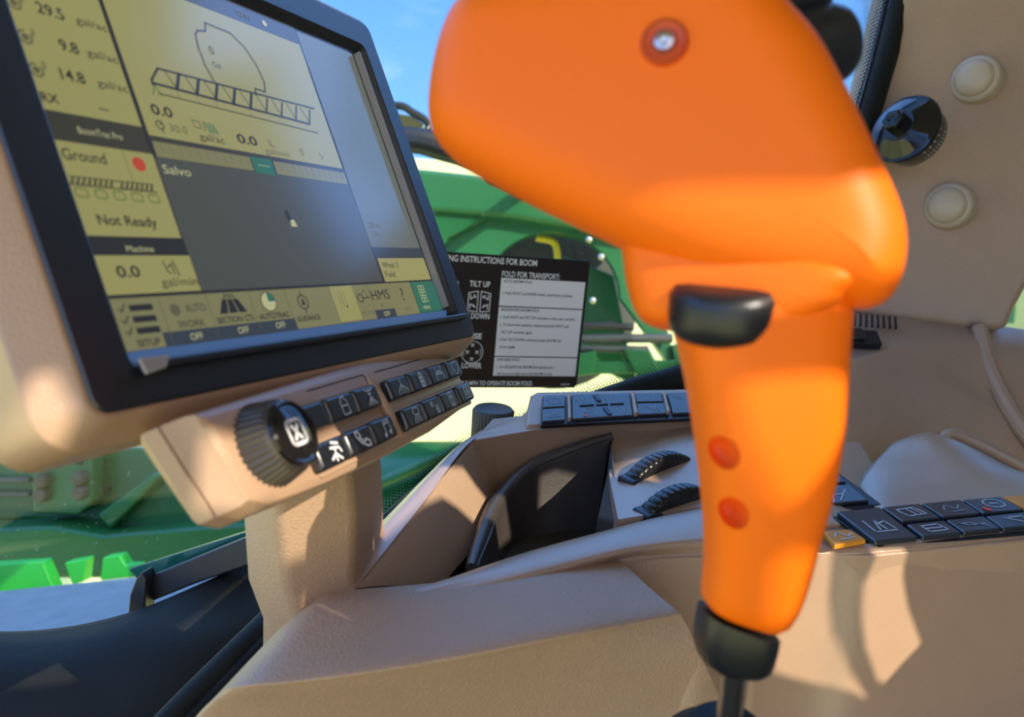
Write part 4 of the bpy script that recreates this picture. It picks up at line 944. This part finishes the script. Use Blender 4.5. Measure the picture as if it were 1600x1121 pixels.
m = MB(); m.loft([[P(1400, 690, .74), P(1490, 684, .735), P(1600, 738, .715), P(1720, 800, .70)], [P(1400, 780, .68), P(1500, 760, .69), P(1600, 790, .68), P(1720, 850, .66)], [P(1400, 900, .62), P(1500, 880, .62), P(1600, 900, .61), P(1720, 920, .60)]], 20, 10); m.build('rear_shelf', TANR, t, thick=.004)
# console pedestal down to the cab floor
m = MB()
m.prism([Vector(p) for p in ((-.06, .30, .60), (.30, .44, .60), (.22, .60, .60), (.0, .56, .60))], [Vector(p) for p in ((-.02, .32, 0), (.28, .44, 0), (.22, .58, 0), (.02, .54, 0))]); m.build('pedestal', BLK, t, bevel=.01)

# ------------------------------------------------------------------ lower left: rubber apron and door edge
m = MB()
m.loft([[P(-120, 985, .60), P(60, 985, .62), P(200, 958, .64), P(330, 905, .68), P(450, 850, .72)],
        [P(-120, 1010, .58), P(80, 1010, .59), P(210, 985, .61), P(330, 945, .65), P(450, 890, .70)],
        [P(-120, 1060, .55), P(80, 1060, .56), P(220, 1040, .58), P(350, 990, .62), P(460, 930, .68)],
        [P(-120, 1160, .52), P(80, 1160, .53), P(220, 1150, .54), P(330, 1100, .58), P(440, 1030, .62)],
        [P(-120, 1300, .50), P(80, 1300, .50), P(220, 1290, .51), P(330, 1260, .53), P(440, 1190, .56)]], 26, 24)
o = m.build('rubber_apron', RUB, thick=.01, ang=80); tag(o, 'dusty black rubber apron at lower left below the display', 'rubber mat')
m = MB(); m.tube(cr([P(215, 1180, .40), P(300, 1090, .43), P(390, 1000, .47), P(470, 920, .52)], 20), .008, 12); m.tube(cr([P(240, 1190, .40), P(322, 1100, .43), P(410, 1008, .47), P(480, 935, .52)], 20), .006, 10)
o = m.build('console_gasket', RUB); tag(o, 'black gasket strip along the left edge of the console', 'gasket')
m = MB(); m.ext([(212, 905), (222, 893), (228, 905), (226, 960), (196, 990), (202, 930)], .66, .02); m.ext([(224, 905), (400, 834), (400, 880), (300, 915), (226, 945)], .675, .012)
o = m.build('frame_bracket', BLK, bevel=.002); tag(o, 'black bracket with pointed top beside the grey ledge at lower left', 'bracket')
m = MB(); m.ext([(200, 890), (395, 828), (395, 868), (222, 915)], .70, .008)
o = m.build('glass_edge', TEALG if 'TEALG' in globals() else mat('teal_glass_edge', (0.01, 0.11, 0.085), 0.15), bevel=.001); tag(o, 'teal tinted glass edge strip above the black bracket', 'glass strip')

# ------------------------------------------------------------------ outside: the sprayer's green frame, ledge, mirror
def part(name, ma, par, fn, **k):
    m = MB(); fn(m); return m.build(name, ma, par, **k)
t = thing('lower_frame', P(150, 780, 1.7), 'dark green bolted steel frame seen through the window below the display at left', 'machine frame')
part('beam', GRN, t, lambda m: m.ext([(-200, 712), (150, 700), (420, 698), (420, 830), (60, 812), (-200, 818)], 1.72, .10), bevel=.008)
part('bolt_plate', GRN, t, lambda m: m.ext([(48, 700), (138, 678), (144, 690), (144, 786), (122, 806), (50, 804)], 1.66, .05), bevel=.008)
for x, y in ((66, 752), (65, 774), (124, 748), (125, 770)):
    part('bolt', CAST, t, lambda m: m.lathe(P(x, y, 1.65), -FW, [(-.02, .016), (.006, .016), (.012, .013), (.014, .004)], 16), ang=40)
for y in (752, 774):
    part('slot', STL, t, lambda m: m.ext([(-60, y - 4), (45, y - 5), (45, y + 3), (-60, y + 5)], 1.70, .03), bevel=.003)
for x, y in ((123, 722), (168, 763), (92, 724)):
    part('bolt_hole', BLK, t, lambda m: m.lathe(P(x, y, 1.655 if x < 150 else 1.715), -FW, [(-.01, .007), (.004, .006)], 14))
part('diagonal_brace', GRN, t, lambda m: m.ext([(150, 805), (240, 738), (255, 742), (170, 830)], 1.66, .06), bevel=.008)
part('gusset', GRN, t, lambda m: m.ext([(150, 838), (260, 742), (420, 742), (420, 830), (230, 846)], 1.70, .05), bevel=.006)
part('lower_channel', GRN, t, lambda m: m.ext([(-200, 836), (80, 822), (160, 836), (420, 815), (420, 880), (200, 905), (-200, 905)], 1.62, .12), bevel=.01)
part('dark_pipe', HOSE, t, lambda m: m.tube([P(-100, 690, 1.6), P(20, 688, 1.6), P(50, 696, 1.62)], .022, 12))
t = thing('tread_ledge', P(110, 940, 1.25), 'grey textured ledge with sunlit green edge outside the window at lower left', 'step')
part('tread', LEDGE, t, lambda m: m.prism([P(-160, 940, 1.30), P(210, 902, 1.34), P(420, 880, 1.36), P(420, 1000, 1.05), P(120, 1010, 1.0), P(-160, 1030, .98)], [p - Vector((0, 0, .04)) for p in [P(-160, 940, 1.30), P(210, 902, 1.34), P(420, 880, 1.36), P(420, 1000, 1.05), P(120, 1010, 1.0), P(-160, 1030, .98)]]), bevel=.004)
part('green_edge', SUNGRN, t, lambda m: m.ext([(-160, 892), (66, 878), (84, 922), (-160, 942)], 1.36, .03), bevel=.003)
part('green_edge', SUNGRN, t, lambda m: (m.ext([(100, 880), (134, 874), (130, 910), (112, 914)], 1.37, .03), m.ext([(160, 872), (186, 868), (196, 884), (216, 884), (210, 902), (156, 908)], 1.37, .03)), bevel=.003)

t = thing('boom_frame', P(840, 400, 2.4), 'green sprayer frame with arched plate behind the instruction decal', 'machine frame')
part('top_beam', GRNL, t, lambda m: m.ext([(560, 258), (660, 263), (800, 278), (1000, 320), (1000, 372), (800, 340), (690, 331), (560, 328)], 2.4, .25), bevel=.02)
def arch(m):
    R0 = [P(862 + 108 * math.cos(a), 466 + 104 * math.sin(a), 2.46) for a in [math.pi + i * math.pi / 24 for i in range(25)]]
    R1 = [P(x, y, 2.46) for x, y in cr2([(560, 480), (560, 320), (700, 322), (862, 326), (1010, 350), (1035, 480), (1060, 590)], 24)]
    R0 = R0[:]; a = R0 + R1[::-1]
    for i in range(24):
        q = [R0[i], R0[i + 1], R1[i + 1], R1[i]]; m.prism(q, [p + FW * .05 for p in q])
def cr2(p, n): return [(v.x, v.y) for v in cr([Vector((x, y, 0)) for x, y in p], n)]
part('arch_plate', GRNL, t, arch, weld=.0001, ang=30)
part('shade_bracket', GRN, t, lambda m: m.ext([(560, 330), (775, 334), (700, 372), (690, 395), (560, 395)], 2.43, .02), bevel=.004)
part('drum', STL, t, lambda m: m.lathe(P(865, 480, 2.75), -FW, [(-.1, .30), (.02, .30), (.03, .25), (.03, .14), (.06, .13), (.06, .02)], 40), ang=40)
part('drum_guard', YEL, t, lambda m: m.tube(cr([P(838, 372, 2.6), P(866, 380, 2.6), P(872, 410, 2.6)], 10), .012, 10))
part('side_panel', GRN, t, lambda m: m.ext([(880, 400), (960, 430), (985, 560), (1075, 640), (900, 560)], 2.6, .04), bevel=.008)
for i, (x0_, y0_, x1_, y1_, th, ma) in enumerate(((870, 531, 1050, 529, .015, STL), (870, 545, 1012, 547, .012, STL), (870, 508, 990, 512, .012, HOSE), (880, 521, 960, 505, .010, HOSE))):
    part('rail', ma, t, lambda m: m.tube([P(x0_, y0_, 2.42), P((x0_ + x1_) / 2, (y0_ + y1_) / 2 - 1, 2.42), P(x1_, y1_, 2.42)], th, 12))
part('bottom_rail', GRN, t, lambda m: m.ext([(700, 568), (930, 566), (1080, 562), (1090, 590), (985, 584), (895, 586), (700, 592)], 2.38, .06), bevel=.006)
for q in ([(860, 540), (918, 545), (926, 556), (922, 572), (860, 572)], [(970, 546), (1012, 540), (1026, 566), (980, 570)], [(1049, 540), (1095, 530), (1095, 572), (1054, 566)]):
    part('upright', GRN, t, lambda m: m.ext(q, 2.44, .05), bevel=.005)
for x, y in ((920, 375), (939, 402), (926, 470), (905, 492)):  # steel bolts added to give small white glints
    part('added_glint_bolt', STEEL, t, lambda m: m.lathe(P(x, y, 2.40), -FW, [(-.02, .010), (.008, .010), (.012, .005)], 12), ang=40)
part('support_leg', GRN, t, lambda m: m.tube([P(600, 470, 2.55), P(600, 470, 2.55) * 1.0 + Vector((0, 0, gz - P(600, 470, 2.55).z))], .05, 12))
part('cross_panel', GRN, t, lambda m: m.ext([(560, 395), (720, 395), (720, 600), (560, 610)], 2.5, .05), bevel=.006)
part('upright', GRN, t, lambda m: m.ext([(975, 545), (1015, 548), (1036, 590), (1000, 596)], 2.36, .05), bevel=.005)
part('upright', GRN, t, lambda m: m.ext([(890, 555), (932, 548), (928, 585), (890, 590)], 2.36, .05), bevel=.005)
t = thing('side_fender', P(650, 740, 1.9), 'green curved fender with pale streak between keypad and console', 'fender')
part('shell', GRN, t, lambda m: m.loft([[P(480, 690, 2.0), P(600, 690, 2.0), P(720, 690, 2.05), P(800, 690, 2.1)], [P(480, 750, 1.85), P(600, 735, 1.85), P(720, 715, 1.9), P(800, 700, 2.0)], [P(480, 860, 1.75), P(600, 850, 1.75), P(720, 800, 1.8), P(800, 760, 1.9)]], 16, 12), thick=.02, ang=80)
part('pale_strip', GRNL, t, lambda m: m.tube(cr([P(540, 778, 1.78), P(620, 745, 1.80), P(720, 700, 1.86)], 12), .014, 10))  # paler green tube along the fender
t = thing('rear_fender', P(1700, 600, 2.2), 'dark green fender edge seen at far right beyond the pillar', 'fender')
part('panel', GRN, t, lambda m: m.loft([[P(1450, 300, 2.3), P(1600, 320, 2.2), P(1760, 330, 2.1), P(1950, 330, 2.0)], [P(1450, 500, 2.2), P(1600, 500, 2.1), P(1760, 500, 2.0), P(1950, 500, 1.9)], [P(1450, 800, 2.1), P(1600, 800, 2.0), P(1760, 800, 1.9), P(1950, 800, 1.8)]], 12, 12), thick=.03)
part('support_leg', GRN, t, lambda m: m.tube([P(1760, 700, 2.1), Vector((P(1760, 700, 2.1).x, P(1760, 700, 2.1).y, gz))], .05, 10))
t = thing('wing_mirror', P(655, 230, 1.7), 'black framed wing mirror beside the upper right display corner', 'mirror')
part('arm', BLK, t, lambda m: m.loft([[P(560, 205, 1.7), P(640, 212, 1.7), P(700, 222, 1.72), P(800, 275, 1.75)], [P(560, 250, 1.68), P(640, 240, 1.68), P(690, 252, 1.7), P(800, 282, 1.74)]], 14, 4), thick=.03)
part('bracket', BLK, t, lambda m: m.tube([P(770, 276, 1.75), P(800, 290, 2.1), P(820, 300, 2.45)], .02, 10))
part('frame', BLK, t, lambda m: m.tube(cr([P(560, 178, 1.7), P(620, 165, 1.7), P(645, 176, 1.7), P(668, 192, 1.7), P(664, 212, 1.7), P(630, 214, 1.7), P(560, 214, 1.7)], 24), .009, 10))
part('mirror_glass', MIR, t, lambda m: m.ext([(600, 174), (645, 182), (662, 194), (659, 209), (633, 206), (600, 206)], 1.705, .01))
